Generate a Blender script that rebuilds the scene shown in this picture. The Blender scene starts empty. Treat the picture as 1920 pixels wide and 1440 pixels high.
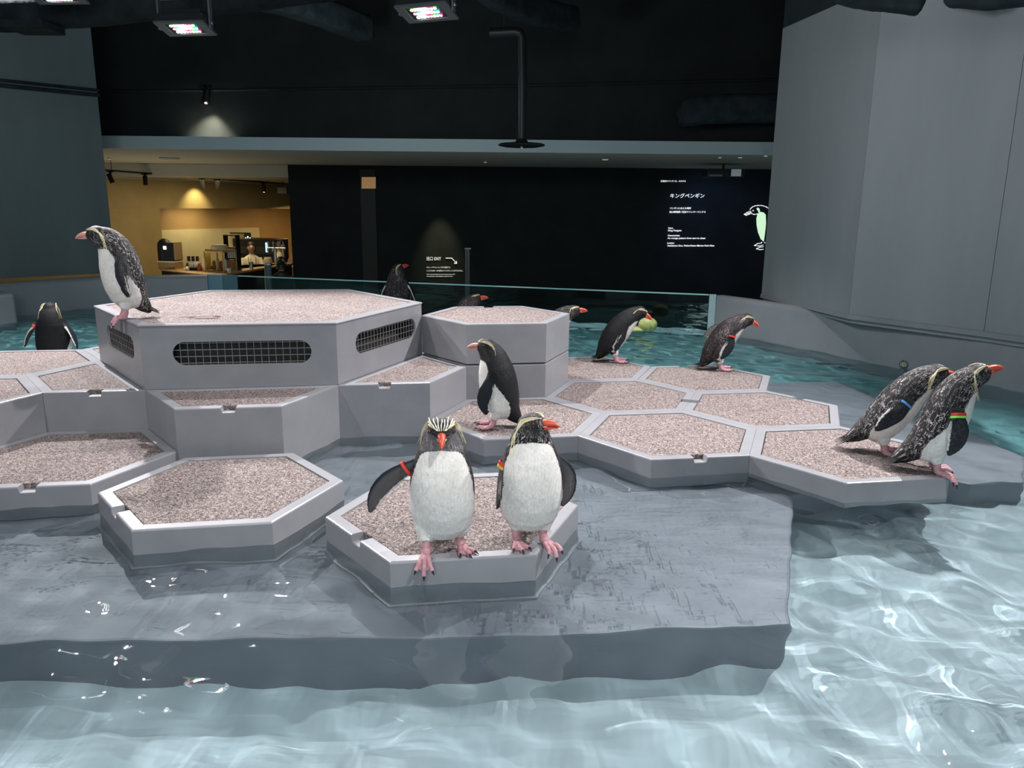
import bpy, bmesh, math, random
import numpy as np
from mathutils import Vector, Matrix, kdtree
random.seed(7); np.random.seed(7)
R = math.radians
C = bpy.context.scene.collection
sc = bpy.context.scene
# ------------------------------------------------------------------ camera, world, lights, exposure
HC = 1.26554                       # metres above the water surface (z = 0)
cam = bpy.data.cameras.new('camera'); cam.sensor_width = 36; cam.lens = 36*1460.18/1920
cam.clip_start = .05; cam.clip_end = 200
camo = bpy.data.objects.new('camera', cam); C.objects.link(camo)
camo.matrix_world = Matrix.Translation((0, 0, HC)) @ Matrix.Rotation(math.pi/2-.223390, 4, 'X') @ Matrix.Rotation(.009746, 4, 'Z')
sc.camera = camo
w = bpy.data.worlds.new('world'); sc.world = w; w.use_nodes = True
w.node_tree.nodes['Background'].inputs[0].default_value = (.55, .75, .85, 1)
w.node_tree.nodes['Background'].inputs[1].default_value = .42
sc.view_settings.view_transform = 'Standard'; sc.view_settings.look = 'None'
sc.view_settings.exposure = 0; sc.view_settings.gamma = 1; sc.view_settings.use_curve_mapping = False

def spot(name, loc, target, power, angle=100, blend=.5, col=(1, .97, .97), radius=.06, caustic=True):
    l = bpy.data.lights.new(name, 'SPOT'); l.energy = power; l.spot_size = R(angle); l.spot_blend = blend
    l.color = col; l.shadow_soft_size = radius
    o = bpy.data.objects.new(name, l); C.objects.link(o); o.location = loc
    o.rotation_euler = (Vector(target)-Vector(loc)).to_track_quat('-Z', 'Y').to_euler()
    if caustic: l.cycles.is_caustics_light = True
    return o
def area(name, loc, target, power, size, col=(1, 1, 1), sy=None, caustic=False):
    l = bpy.data.lights.new(name, 'AREA'); l.energy = power; l.size = size; l.color = col
    if sy: l.shape = 'RECTANGLE'; l.size_y = sy
    o = bpy.data.objects.new(name, l); C.objects.link(o); o.location = loc
    o.rotation_euler = (Vector(target)-Vector(loc)).to_track_quat('-Z', 'Y').to_euler()
    if caustic: l.cycles.is_caustics_light = True
    return o
spot('flood_or_fill_beam', (-2.30, 5.9, 2.36), (-1.6, 3.4, 0), 120, 130, .6, radius=.02)
spot('flood_or_fill_beam', (-3.25, 5.75, 2.48), (-2.6, 3.7, 0), 600, 100, .6, radius=.02)
spot('flood_or_fill_beam', (-.58, 5.40, 2.36), (-.3, 3.3, 0), 285, 128, .5, radius=.02)
spot('flood_or_fill_beam', (-.45, 5.4, 2.36), (1.9, 2.0, 0), 220, 70, .8, radius=.02)
spot('flood_or_fill_beam', (-.8, .6, 4.0), (-.7, .50, 0), 760, 50, .4, radius=.02)  # added lamp without a fixture, brightens the front pool floor
spot('flood_or_fill_beam', (2.5, .9, 4.0), (2.2, 1.35, 0), 800, 56, .5, radius=.02)  # added lamp without a fixture, brightens the right pool floor
spot('flood_or_fill_beam', (3.2, 4.6, 3.6), (1.3, 4.1, 0), 1100, 80, .8, radius=.02)
spot('flood_or_fill_beam', (1.5, 1.0, 3.5), (-.15, 2.45, .25), 370, 46, 1, radius=.02)
spot('flood_or_fill_beam', (-3.3, 2.0, 3.8), (-2.0, 4.0, 0), 260, 85, .7, radius=.02)  # fill added at front left to lift the front faces
spot('flood_or_fill_beam', (1.0, 4.7, 4.1), (.9, 3.6, 0), 240, 90, .8, radius=.02)
spot('flood_or_fill_beam', (-3.9, 6.5, 3.4), (-3.9, 6.9, 0), 620, 74, .9, radius=.02)  # added to brighten the left lagoon, no fixture there
spot('flood_or_fill_beam', (1.1, 6.6, 3.4), (1.2, 7.0, 0), 420, 66, .9, radius=.02)  # added to brighten the lagoon by the glass, no fixture there
spot('flood_or_fill_beam', (2.5, 4.9, 3.9), (1.9, 3.6, 0), 160, 52, .8, radius=.02)  # extra lamp added for the platform under the right pair
area('front_fill', (-.6, -1.8, 2.6), (-.4, 3.0, .2), 105, 2.2, (.93, .98, 1), caustic=True)  # soft fill added behind the camera for faces turned to it
spot('wall_fill', (-.5, 4.6, 2.3), (3.1, 6.7, 2.2), 165, 88, 1, radius=.1, col=(.9, .96, 1), caustic=False)  # added fill, lifts the right wall
spot('wall_fill', (-1.5, 6.9, 2.3), (-1.3, 11.0, 1.9), 110, 150, 1, radius=.1, col=(.82, .95, 1), caustic=False)  # added fill, lifts the fascia
spot('wall_fill', (-4.2, 6.4, 2.5), (-6.6, 8.4, 1.4), 50, 130, 1, radius=.1, col=(.8, .95, 1), caustic=False)  # added fill, lifts the left column

# ------------------------------------------------------------------ mesh helpers
class MB:
    def __init__(s): s.v = []; s.f = []
    def add(s, vs, fs):
        n = len(s.v); s.v += [tuple(map(float, p)) for p in vs]; s.f += [tuple(i+n for i in f) for f in fs]; return s
    def box(s, x0, x1, y0, y1, z0, z1, M=None):
        vs = [Vector((x, y, z)) for z in (z0, z1) for y in (y0, y1) for x in (x0, x1)]
        if M is not None: vs = [M @ p for p in vs]
        return s.add(vs, [(0, 2, 3, 1), (4, 5, 7, 6), (0, 1, 5, 4), (2, 6, 7, 3), (0, 4, 6, 2), (1, 3, 7, 5)])
    def cbox(s, c, dx, dy, dz, M=None):
        return s.box(c[0]-dx/2, c[0]+dx/2, c[1]-dy/2, c[1]+dy/2, c[2]-dz/2, c[2]+dz/2, M)
    def loft(s, rings, close=True, cap=True):
        n = len(rings[0]); vs = [p for r in rings for p in r]; fs = []
        for i in range(len(rings)-1):
            for k in range(n if close else n-1):
                a = i*n+k; b = i*n+(k+1) % n
                fs.append((a, b, b+n, a+n))
        if cap and close:
            fs.append(tuple(reversed(range(n)))); fs.append(tuple(range(len(vs)-n, len(vs))))
        return s.add(vs, fs)
    def prism(s, poly, z0, z1):
        return s.loft([[(x, y, z0) for x, y in poly], [(x, y, z1) for x, y in poly]])
    def tube(s, pts, rad, n=8, cap=True):
        pts = [Vector(p) for p in pts]; rad = rad if hasattr(rad, '__len__') else [rad]*len(pts)
        rings = []; up = None
        for i, p in enumerate(pts):
            t = (pts[min(i+1, len(pts)-1)]-pts[max(i-1, 0)]).normalized()
            if up is None: up = t.orthogonal().normalized()
            up = (up-t*up.dot(t)).normalized(); si = t.cross(up)
            rings.append([p+(up*math.cos(2*math.pi*k/n)+si*math.sin(2*math.pi*k/n))*rad[i] for k in range(n)])
        return s.loft(rings, True, cap)
    def lathe(s, prof, c=(0, 0, 0), n=16, M=None):
        rings = [[Vector((c[0]+r*math.cos(2*math.pi*k/n), c[1]+r*math.sin(2*math.pi*k/n), c[2]+z)) for k in range(n)] for r, z in prof]
        if M is not None: rings = [[M @ p for p in r] for r in rings]
        return s.loft(rings)
    def ell(s, c, rx, ry, rz, n=12, m=8, M=None):
        rings = []
        for i in range(m+1):
            a = math.pi*(i/m-.5); r = max(math.cos(a), .03)
            rings.append([Vector((rx*r*math.cos(2*math.pi*k/n), ry*r*math.sin(2*math.pi*k/n), rz*math.sin(a))) for k in range(n)])
        rings = [[(M @ p if M is not None else p)+Vector(c) for p in r] for r in rings]
        return s.loft(rings)
    def mesh(s, name, mat, smooth=0):
        me = bpy.data.meshes.new(name); me.from_pydata(s.v, [], s.f); me.update()
        if mat is not None: me.materials.append(mat)
        if smooth:
            me.polygons.foreach_set('use_smooth', [True]*len(me.polygons)); me.set_sharp_from_angle(angle=R(smooth))
        return me
    def build(s, name, mat, parent=None, smooth=0, fix=True, bevel=0):
        me = s.mesh(name, None)
        if fix or bevel:
            bm = bmesh.new(); bm.from_mesh(me)
            if bevel: bmesh.ops.bevel(bm, geom=[e for e in bm.edges if len(e.link_faces) == 2 and e.calc_face_angle(0) > .6], offset=bevel, segments=2, affect='EDGES', profile=.5)
            if fix: bmesh.ops.recalc_face_normals(bm, faces=bm.faces)
            bm.to_mesh(me); bm.free()
        if mat is not None: me.materials.append(mat)
        if smooth:
            me.polygons.foreach_set('use_smooth', [True]*len(me.polygons)); me.set_sharp_from_angle(angle=R(smooth))
        o = bpy.data.objects.new(name, me); C.objects.link(o)
        if parent is not None: o.parent = parent
        return o
def tag(o, label=None, cat=None, group=None, kind=None):
    for k, v in (('label', label), ('category', cat), ('group', group), ('kind', kind)):
        if v: o[k] = v
    return o
def thing(name, label, cat, loc=(0, 0, 0), rz=0, group=None):
    o = bpy.data.objects.new(name, None); o.empty_display_size = .05; C.objects.link(o)
    o.location = loc; o.rotation_euler = (0, 0, rz)
    return tag(o, label, cat, group)
def struct(name, mb, mat, parent=None, **k):
    o = mb.build(name, mat, parent, **k)
    if parent is None: o['kind'] = 'structure'
    o.cycles.is_caustics_receiver = True
    return o

# ------------------------------------------------------------------ materials
class NT:
    def __init__(s, name):
        s.m = bpy.data.materials.new(name); s.m.use_nodes = True; s.t = s.m.node_tree
        s.b = s.t.nodes['Principled BSDF']; s.out = s.t.nodes['Material Output']
    def n(s, typ, **k):
        o = s.t.nodes.new(typ)
        for a, v in k.items():
            if a.startswith('i_'): o.inputs[int(a[2:])].default_value = v
            else: setattr(o, a, v)
        return o
    def l(s, a, b): s.t.links.new(a, b)
    def ramp(s, fac, stops, interp='LINEAR'):
        r = s.n('ShaderNodeValToRGB'); e = r.color_ramp.elements; r.color_ramp.interpolation = interp
        while len(e) < len(stops): e.new(.5)
        for x, (p, c) in zip(e, stops):
            x.position = p; x.color = (*c, 1) if len(c) == 3 else c
        s.l(fac, r.inputs[0]); return r.outputs[0]
    def noise(s, scale, detail=4, rough=.5, vec=None, dist=0):
        o = s.n('ShaderNodeTexNoise'); o.inputs['Scale'].default_value = scale; o.inputs['Detail'].default_value = detail
        o.inputs['Roughness'].default_value = rough; o.inputs['Distortion'].default_value = dist
        s.l(vec if vec is not None else s.coord(), o.inputs['Vector']); return o.outputs[0]
    def coord(s, kind='Object', scale=None):
        o = s.n('ShaderNodeTexCoord').outputs[kind]
        if scale:
            mp = s.n('ShaderNodeMapping'); mp.inputs['Scale'].default_value = scale; s.l(o, mp.inputs['Vector']); o = mp.outputs[0]
        return o
    def bump(s, h, strength=.3, dist=.01):
        o = s.n('ShaderNodeBump'); o.inputs['Strength'].default_value = strength; o.inputs['Distance'].default_value = dist
        s.l(h, o.inputs['Height']); s.l(o.outputs[0], s.b.inputs['Normal']); return o
    def base(s, col): 
        if isinstance(col, tuple): s.b.inputs['Base Color'].default_value = (*col, 1)
        else: s.l(col, s.b.inputs['Base Color'])
    def set(s, **k):
        for a, v in k.items(): s.b.inputs[a.replace('_', ' ')].default_value = v
        return s
def plain(name, col, rough=.5, metal=0, spec=.5, emit=None, es=1):
    n = NT(name); n.base(col); n.set(Roughness=rough, Metallic=metal); n.b.inputs['Specular IOR Level'].default_value = spec
    if emit: n.b.inputs['Emission Color'].default_value = (*emit, 1); n.b.inputs['Emission Strength'].default_value = es
    return n.m
def mottled(name, c0, c1, scale=3, rough=.5, bump=0, bscale=60, spec=.5, lo=.35, hi=.65, metal=0, stretch=None):
    n = NT(name); v = n.coord(scale=stretch) if stretch else None
    n.base(n.ramp(n.noise(scale, 5, .6, v), [(lo, c0), (hi, c1)])); n.set(Roughness=rough, Metallic=metal)
    n.b.inputs['Specular IOR Level'].default_value = spec
    if bump: n.bump(n.noise(bscale, 4), bump, .004)
    return n.m
M = {}
M['shell'] = mottled('grey_fibreglass', (.235, .237, .258), (.27, .272, .292), 5, .33, .12, 35)
def mat_coil():
    n = NT('coil_mat'); v = n.coord()
    a = n.noise(112, 2, .6, v, 1.5); b = n.noise(6, 3, .5, v)
    c = n.ramp(a, [(.38, (.035, .026, .025)), (.48, (.15, .12, .115)), (.62, (.46, .385, .37))])
    mx = n.n('ShaderNodeMix', data_type='RGBA', blend_type='MULTIPLY'); mx.inputs[0].default_value = 1
    n.l(c, mx.inputs[6]); n.l(n.ramp(b, [(.3, (.86, .85, .84)), (.7, (1, 1, 1))]), mx.inputs[7])
    n.base(mx.outputs[2]); n.set(Roughness=.85); n.bump(a, .8, .01); return n.m
M['mat'] = mat_coil()
M['floor'] = mottled('pool_paint', (.27, .33, .36), (.32, .37, .40), 2, .5)
M['deep'] = mottled('deep_water_tint', (.17, .42, .45), (.21, .46, .48), 1.5, .5)  # teal stands in for the tint that deep water gives the light
M['shelf'] = mottled('shelf_paint', (.195, .20, .232), (.225, .23, .26), 2.5, .45)
M['parapet'] = mottled('parapet_paint', (.24, .26, .28), (.28, .30, .32), 2, .4)
def mat_wall(name, c0, c1, rough=.7):
    n = NT(name); v = n.coord(scale=(1, 1, .25))
    n.base(n.ramp(n.noise(1.6, 6, .6, v), [(.3, c0), (.7, c1)])); n.set(Roughness=rough)
    n.bump(n.noise(40, 5, .6), .08, .01); return n.m
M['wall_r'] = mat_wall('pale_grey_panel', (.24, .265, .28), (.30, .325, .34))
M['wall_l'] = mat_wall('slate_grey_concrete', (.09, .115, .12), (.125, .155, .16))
M['black'] = mottled('matt_black_paint', (.008, .010, .011), (.014, .017, .018), 2, .75, spec=.25)
M['dark'] = mottled('dark_insulation', (.010, .015, .017), (.024, .033, .037), 6, .9, .9, 25, spec=.2)
M['fascia'] = plain('pale_fascia_paint', (.36, .44, .46), .6)
M['soffit'] = plain('cream_soffit_paint', (.50, .48, .40), .7)
M['cafe'] = mottled('ochre_plaster', (.34, .25, .11), (.42, .31, .14), 1.2, .7)
M['cafe_pale'] = mottled('pale_ochre_tile', (.55, .47, .27), (.62, .53, .32), 2, .5)
M['wood'] = mottled('counter_wood', (.50, .30, .12), (.62, .40, .18), 4, .4, stretch=(1, 6, 1))
M['metal_dark'] = plain('black_metal', (.02, .022, .025), .4, .3)
M['metal'] = plain('brushed_steel', (.55, .56, .58), .3, 1)
M['hole'] = plain('vent_dark_interior', (.03, .03, .03), .8)
M['bluepost'] = plain('blue_or_bluelit_panel', (.25, .45, .55), .35)

# ------------------------------------------------------------------ platform lattice
S = .5; YAW = .163713; LX, LY = 1.690487*S, 8.039771*S
D0, Z1, Z2, Z3 = .095, .3054, .5669, .6514
def lat(X, Y):
    c, s = math.cos(YAW), math.sin(YAW); return LX+(c*X-s*Y)*S, LY+(s*X+c*Y)*S
def cell_xy(i, j): return lat(1.5*i, .8660254*j)
SHELF = -.14; DEEP = -.45; BACK = -.55
# ------------------------------------------------------------------ pool basin
POOL = [(-3.85, 10.15), (2.1, 8.35), (2.36, 7.95), (3.21, 6.31), (3.69, 5.47), (4.6, 3.6), (4.8, 1.6), (4.0, .85), (-4.6, .85), (-6.4, 3.0), (-6.3, 6.5), (-5.75, 8.75), (-5.1, 9.75)]
def offset_poly(P, d):
    n = len(P); out = []
    for i in range(n):
        p0, p1, p2 = (Vector(P[(i+k) % n]) for k in (-1, 0, 1))
        a = (p1-p0).normalized(); b = (p2-p1).normalized()
        na = Vector((a.y, -a.x)); nb = Vector((b.y, -b.x))
        m = (na+nb); m = m/(m.length_squared/2) if m.length_squared > 1e-9 else na
        dd = d[i] if hasattr(d, '__len__') else d
        out.append(tuple(p1+m*dd))
    return out
area2 = sum(POOL[i][0]*POOL[(i+1) % len(POOL)][1]-POOL[(i+1) % len(POOL)][0]*POOL[i][1] for i in range(len(POOL)))
SG = -1 if area2 < 0 else 1          # outward sign for offset_poly
struct('floor', MB().prism(offset_poly(POOL, SG*.06), DEEP-.1, DEEP), M['floor'])
# lagoon behind the island, deep-water teal put into its floor colour
TEAL = [(-6.2, 4.5), (-3.6, 4.6), (-2.5, 6.4), (.4, 6.7), (1.2, 5.6), (2.4, 5.0), (2.75, 4.1), (4.35, 4.0), (3.69, 5.47), (3.2, 6.31), (2.36, 7.95), (2.1, 8.35), (-3.85, 10.15), (-5.1, 9.75), (-5.75, 8.75), (-6.3, 6.5)]
struct('floor_lagoon', MB().prism(TEAL, DEEP-.05, DEEP+.012), M['deep'])
SH = [(-4.4, 2.02), (-1.576, 2.168), (.076, 2.256), (.922, 2.33), (1.33, 3.465), (1.55, 3.58), (2.15, 3.70), (2.27, 3.64), (2.54, 3.66), (2.80, 4.05), (2.76, 4.6), (2.62, 5.48), (2.49, 5.91), (1.95, 5.82), (.9, 6.55), (-.6, 7.3), (-2.9, 6.6), (-3.9, 5.4), (-4.4, 3.6)]
struct('floor_shelf', MB().prism(SH, DEEP-.02, SHELF), M['shelf'], bevel=.012)
# basin walls with rounded coping: one run per pool side (the glass side stays open)
def basin_wall(name, pts, top, mat, thick=.14, bottom=-.6):
    P = [Vector(p) for p in pts]; rings = []
    for i, p in enumerate(P):
        a = (p-P[i-1]).normalized() if i else (P[1]-p).normalized()
        b = (P[i+1]-p).normalized() if i < len(P)-1 else a
        t = (a+b).normalized(); nn = Vector((t.y, -t.x))*-SG*-1
        k = 1/max(t.dot(a), .5); nn *= k
        prof = [(0, bottom), (0, top-.05), (.014, top-.018), (.05, top), (thick-.05, top), (thick, top-.03), (thick, bottom)]
        rings.append([(p.x+nn.x*d, p.y+nn.y*d, z) for d, z in prof])
    return struct(name, MB().loft(rings), mat, smooth=40)
PT = .375
basin_wall('wall_right', [(2.16, 8.26), (2.36, 7.95), (3.21, 6.31), (3.69, 5.47), (4.6, 3.6), (4.8, 1.6), (4.0, .85)], PT, M['parapet'])
basin_wall('wall_front', [(4.0, .85), (-4.6, .85)], PT, M['parapet'])
basin_wall('wall_left', [(-4.6, .85), (-6.4, 3.0), (-6.3, 6.5), (-5.75, 8.75), (-5.1, 9.75), (-3.955, 10.116)], PT, M['parapet'])
# glass side of the pool
def glass_mat(name, col=(.86, .95, .93), rough=0.0, ior=1.45):
    n = NT(name); g = n.n('ShaderNodeBsdfGlass'); g.inputs['Color'].default_value = (*col, 1)
    g.inputs['Roughness'].default_value = rough; g.inputs['IOR'].default_value = ior
    n.l(g.outputs[0], n.out.inputs[0]); return n.m
M['glass'] = glass_mat('barrier_glass', (.80, .92, .90))
M['glass_edge'] = plain('polished_glass_edge', (.45, .80, .80), .25)
GA, GB = Vector((-3.85, 10.15)), Vector((2.1, 8.35)); gd = (GB-GA).normalized(); gn = Vector((-gd.y, gd.x))
def gpoly(a, b, t0, t1): return [tuple(GA+gd*a+gn*t0), tuple(GA+gd*b+gn*t0), tuple(GA+gd*b+gn*t1), tuple(GA+gd*a+gn*t1)]
GL = (GB-GA).length
gw = thing('glass_barrier', 'long clear glass barrier with a bright aqua top edge behind the penguins', 'glass', (0, 0, 0))
MB().prism(gpoly(.32, GL, 0, .03), -.6, PT-.014).build('pane', M['glass'], gw)
MB().prism(gpoly(.32, GL, 0, .03), PT-.0135, PT).build('top_edge', M['glass_edge'], gw, bevel=.003)
po = thing('end_post', 'upright at the left end of the glass barrier, blue light put into its colour', 'post')
MB().prism(gpoly(-.12, .09, -.02, .05), -.6, PT).build('post', M['bluepost'], po, bevel=.006)  # blue light on the parapet end is put into this colour
MB().prism(gpoly(.10, .31, 0, .03), -.6, PT).build('end_panel', plain('tinted_end_panel', (.16, .27, .33), .15), po, bevel=.004)
po = thing('end_post', 'pale aqua upright where the glass barrier meets the right pool wall', 'post')
MB().prism(gpoly(GL+.005, GL+.08, -.02, .05), -.6, PT).build('post', plain('pale_aqua_panel', (.42, .60, .62), .3), po, bevel=.006)
MB().prism(gpoly(GL+.085, GL+.16, -.005, .05), -.6, PT-.01).build('end_panel', M['bluepost'], po, bevel=.004)

# ------------------------------------------------------------------ water
def water():
    xs = np.arange(-6.6, 5.0, .03); ys = np.arange(.7, 10.4, .03)
    X, Y = np.meshgrid(xs, ys); Zv = np.zeros_like(X); rng = np.random.RandomState(3)
    for k in range(46):
        lam = .10*(9.0**rng.rand()); th = rng.normal(.5, .9); ph = rng.rand()*6.28
        A = .00125*lam/.25*(1 if lam < .4 else .5)
        kx, ky = math.cos(th)*6.283/lam, math.sin(th)*6.283/lam
        Zv += A*np.sin(kx*X+ky*Y+ph+1.2*np.sin(.9*X+1.3*Y+k))
    calm = .62+.5*np.clip((Y-4.5)/3, 0, 1)+.35*np.clip((X-.6)/1.2, 0, 1)*np.clip((3.4-Y)/.8, 0, 1)
    Zv *= calm
    nx, ny = len(xs), len(ys)
    V = np.stack([X.ravel(), Y.ravel(), Zv.ravel()], 1)
    i = np.arange(ny-1)[:, None]*nx+np.arange(nx-1)[None, :]
    F = np.stack([i, i+1, i+nx+1, i+nx], -1).reshape(-1, 4)
    me = bpy.data.meshes.new('water'); me.from_pydata(V.tolist(), [], F.tolist())
    bm = bmesh.new(); bm.from_mesh(me); n = len(POOL)
    P = offset_poly(POOL, SG*.001)
    for k in range(n):
        p, q = Vector(P[k]), Vector(P[(k+1) % n]); d = (q-p).normalized(); out = Vector((d.y, -d.x))*SG
        bmesh.ops.bisect_plane(bm, geom=bm.verts[:]+bm.edges[:]+bm.faces[:], plane_co=(p.x, p.y, 0), plane_no=(out.x, out.y, 0), clear_outer=True)
    bm.to_mesh(me); bm.free()
    me.polygons.foreach_set('use_smooth', [True]*len(me.polygons))
    me.materials.append(glass_mat('pool_water', (.91, .975, .985), 0, 1.33))
    o = bpy.data.objects.new('water', me); C.objects.link(o); o['kind'] = 'stuff'
    tag(o, 'clear rippling pool water around the hexagonal platforms', 'water', kind='stuff')
    o.cycles.is_caustics_caster = True
    return o
water()

# ------------------------------------------------------------------ hexagonal platforms
def inset_hex(side, d):
    """regular hexagon corners (angles 0..300) moved in by d[k] on edge k (k: corner k -> k+1)"""
    P = [Vector((side*math.cos(R(60*k)), side*math.sin(R(60*k)))) for k in range(6)]
    L = []
    for k in range(6):
        p, q = P[k], P[(k+1) % 6]; t = (q-p).normalized(); nrm = Vector((-t.y, t.x)); L.append((p+nrm*d[k], t))
    out = []
    for k in range(6):
        (p, a), (q, b) = L[k-1], L[k]; den = a.x*b.y-a.y*b.x
        s_ = ((q.x-p.x)*b.y-(q.y-p.y)*b.x)/den; out.append(p+a*s_)
    return out
def ring_pts(corners, notches, side, w2, frame, zt, nz):
    """walk the hexagon; at a notched edge insert the notch corners; returns [(x,y,z)]"""
    out = []
    for k in range(6):
        p, q = corners[k], corners[(k+1) % 6]; out.append((p.x, p.y, zt))
        if k in notches:
            P0 = Vector((side*math.cos(R(60*k)), side*math.sin(R(60*k)))); Q0 = Vector((side*math.cos(R(60*k+60)), side*math.sin(R(60*k+60))))
            m0 = (P0+Q0)/2; t = (Q0-P0).normalized(); base = p+t*((m0-p).dot(t))
            for sgn, z in ((-w2, zt), (-w2+.006, nz), (w2-.006, nz), (w2, zt)):
                b = base+t*sgn; out.append((b.x, b.y, z))
    return out
def hex_platform(name, label, x, y, rot, ztop, zbot, side=S, notches=(), shared=(), group=None, rim=.0505, flange=None, cat='platform', mat_h=.006):
    r = thing(name, label, cat, (x, y, 0), rot, group)
    bev = [.0 if k in shared else .007 for k in range(6)]; gap = .0006
    z = 0; nz = ztop-.026; w2 = .036*(side/S)**.5
    c_out = inset_hex(side, [gap]*6); c_b = inset_hex(side, [gap+.3*b for b in bev]); c_t = inset_hex(side, [gap+b+1e-4 for b in bev]); c_in = inset_hex(side, [rim]*6)
    c_in2 = inset_hex(side, [rim+.002]*6)
    mb = MB(); rings = []
    rings.append(ring_pts(c_out, notches, side, w2, None, zbot, zbot))
    rings.append(ring_pts(c_out, notches, side, w2, None, ztop-.0071, nz-.004))
    rings.append(ring_pts(c_b, notches, side, w2, None, ztop-.0021, nz-.001))
    rings.append(ring_pts(c_t, notches, side, w2, None, ztop, nz))
    rings.append(ring_pts(c_in, notches, side, w2, None, ztop-.0005, nz))
    rings.append(ring_pts(c_in2, notches, side, w2, None, ztop-.0225 if not notches else ztop-.032, ztop-.0225 if not notches else ztop-.032))
    mb.loft(rings)
    sh = mb.build('shell', M['shell'], r, smooth=14); sh.cycles.is_caustics_receiver = True
    ci = inset_hex(side, [rim+.005]*6); ct = inset_hex(side, [rim+.008]*6)
    zb = ztop-.03
    mt = MB().loft([[(p.x, p.y, zb) for p in ci], [(p.x, p.y, ztop-mat_h) for p in ci], [(p.x, p.y, ztop-mat_h+.003) for p in ct]]).build('coil_mat', M['mat'], r)
    if flange:
        f0 = inset_hex(side, [-.012]*6)
        fo = MB().loft([[(p.x, p.y, flange[0]) for p in f0], [(p.x, p.y, flange[1]-.002) for p in f0], [(p.x*.985, p.y*.985, flange[1]) for p in f0]]).build('base_flange', M['shell'], r)
        fo.cycles.is_caustics_receiver = True
    return r
g0 = 'low hexagonal platforms of the right deck'
LOWB = -.122; FL = (-.139, -.124)
STEP = {}
def low(i, j, label, notches=(), shared=(), flange=None, zt=D0):
    x, y = cell_xy(i, j); STEP[(i, j)] = hex_platform('hexagonal_platform', label, x, y, YAW, zt, (-.055 if (i, j) == (1, -1) else LOWB) if zt == D0 else (-.135 if i > -4 else -.07), notches=notches, shared=shared, flange=flange)
low(0, 0, 'low hexagonal platform at the centre of the right deck, notch in its front rim', (4,), (0, 1, 2, 5))
low(0, 2, 'low hexagonal platform just right of the foot of the two-tier tower', (5,), (0, 1, 3, 4, 5))
low(1, 3, 'low hexagonal platform at the far right of the deck under a leaning penguin', (1,), (3, 4))
low(1, 1, 'low hexagonal platform at the right edge with a notch in its far right rim', (0, 2), (1, 2, 3, 4))
low(1, -1, 'low hexagonal platform at the near right tip under the pair of penguins', (), (1, 2))
low(-1, 1, 'low hexagonal platform under the dark penguin in profile, half shaded', (), (0, 5))
low(0, 4, 'low hexagonal platform partly hidden behind the tower at the far edge', (), (4, 5))
low(-4, 0, 'low hexagonal platform cut by the left edge of the picture, notch in front rim', (4,), ())
hex_platform('hexagonal_platform', 'detached hexagonal platform standing empty in shallow water at front left', -2.447949*S, 6.270744*S, .178092, D0, LOWB, notches=(3,), flange=FL)
hex_platform('hexagonal_platform', 'detached hexagonal platform carrying the two front penguins', -.442955*S, 5.775034*S, .147033, D0, LOWB, notches=(3,), flange=FL)
# middle tier
low(-3, 1, 'mid-height step platform in front of the big vented platform, notch in front rim', (4,), (0, 1, 2), zt=Z1)
low(-2, 2, 'mid-height step platform between the big vented platform and the tower, half shaded', (4,), (1, 2, 3), zt=Z1)
low(-4, 2, 'mid-height step platform left of the big vented platform with a penguin shadow on it', (4,), (0, 1, 2, 3, 5), zt=Z1)
low(-5, 3, 'mid-height platform at the far left edge, a penguin standing behind it', (), (0, 4, 5), zt=Z1)
low(-5, 1, 'mid-height platform at the left edge nearer than its neighbour', (), (0, 1), zt=Z1)
low(-4, 4, 'mid-height platform mostly hidden behind the left corner of the big platform', (), (2, 3, 4, 5), zt=Z1)
def inner_rim(owner, k):
    """raised rim strip of a step platform where it meets side k of the big platform"""
    P = [Vector((math.cos(R(60*q)), math.sin(R(60*q)))) for q in range(6)]; p, q = P[k], P[(k+1) % 6]; t = (q-p).normalized(); out = Vector((t.y, -t.x))
    x, y = cell_xy(-3, 3); c, s = math.cos(YAW), math.sin(YAW); d = .046
    pts = [p+t*.02, q-t*.02, q-t*(.02+d*.58)+out*d, p+t*(.02+d*.58)+out*d]; w_ = [(x+c*v.x-s*v.y, y+s*v.x+c*v.y) for v in pts]
    o = MB().prism(w_, Z1-.035, Z1+.0004).build('inner_rim', M['shell'], None, bevel=.004)
    o.parent = owner; o.matrix_parent_inverse = (Matrix.Translation(owner.location)@owner.rotation_euler.to_matrix().to_4x4()).inverted()
inner_rim(STEP[(-3, 1)], 4); inner_rim(STEP[(-2, 2)], 5); inner_rim(STEP[(-4, 2)], 3); inner_rim(STEP[(-4, 4)], 2)
def ledge(name, i, j, z):
    x, y = cell_xy(i, j); c, s = math.cos(YAW), math.sin(YAW)
    struct(name, MB().prism([(x+c*p.x-s*p.y, y+s*p.x+c*p.y) for p in inset_hex(S, [.001]*6)], -.135, z), M['shell'])
ledge('floor_ledge_1', -2, 4, Z1); ledge('floor_ledge_2', -2, 6, Z1); ledge('floor_ledge_3', -5, 5, D0); ledge('floor_ledge_4', -1, 5, D0)
# tower: two stacked crates
tx, ty = cell_xy(-1, 3)
hex_platform('hexagonal_crate', 'lower grey crate of the two-tier tower, dark joint above it', tx, ty, YAW, Z1+.004, -.135, side=S, cat='platform')
hex_platform('hexagonal_crate', 'upper grey crate of the tower with a pale pebble mat, notch in far rim', tx, ty, YAW, Z2, Z1+.012, side=S, notches=(1,), cat='platform')

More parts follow.
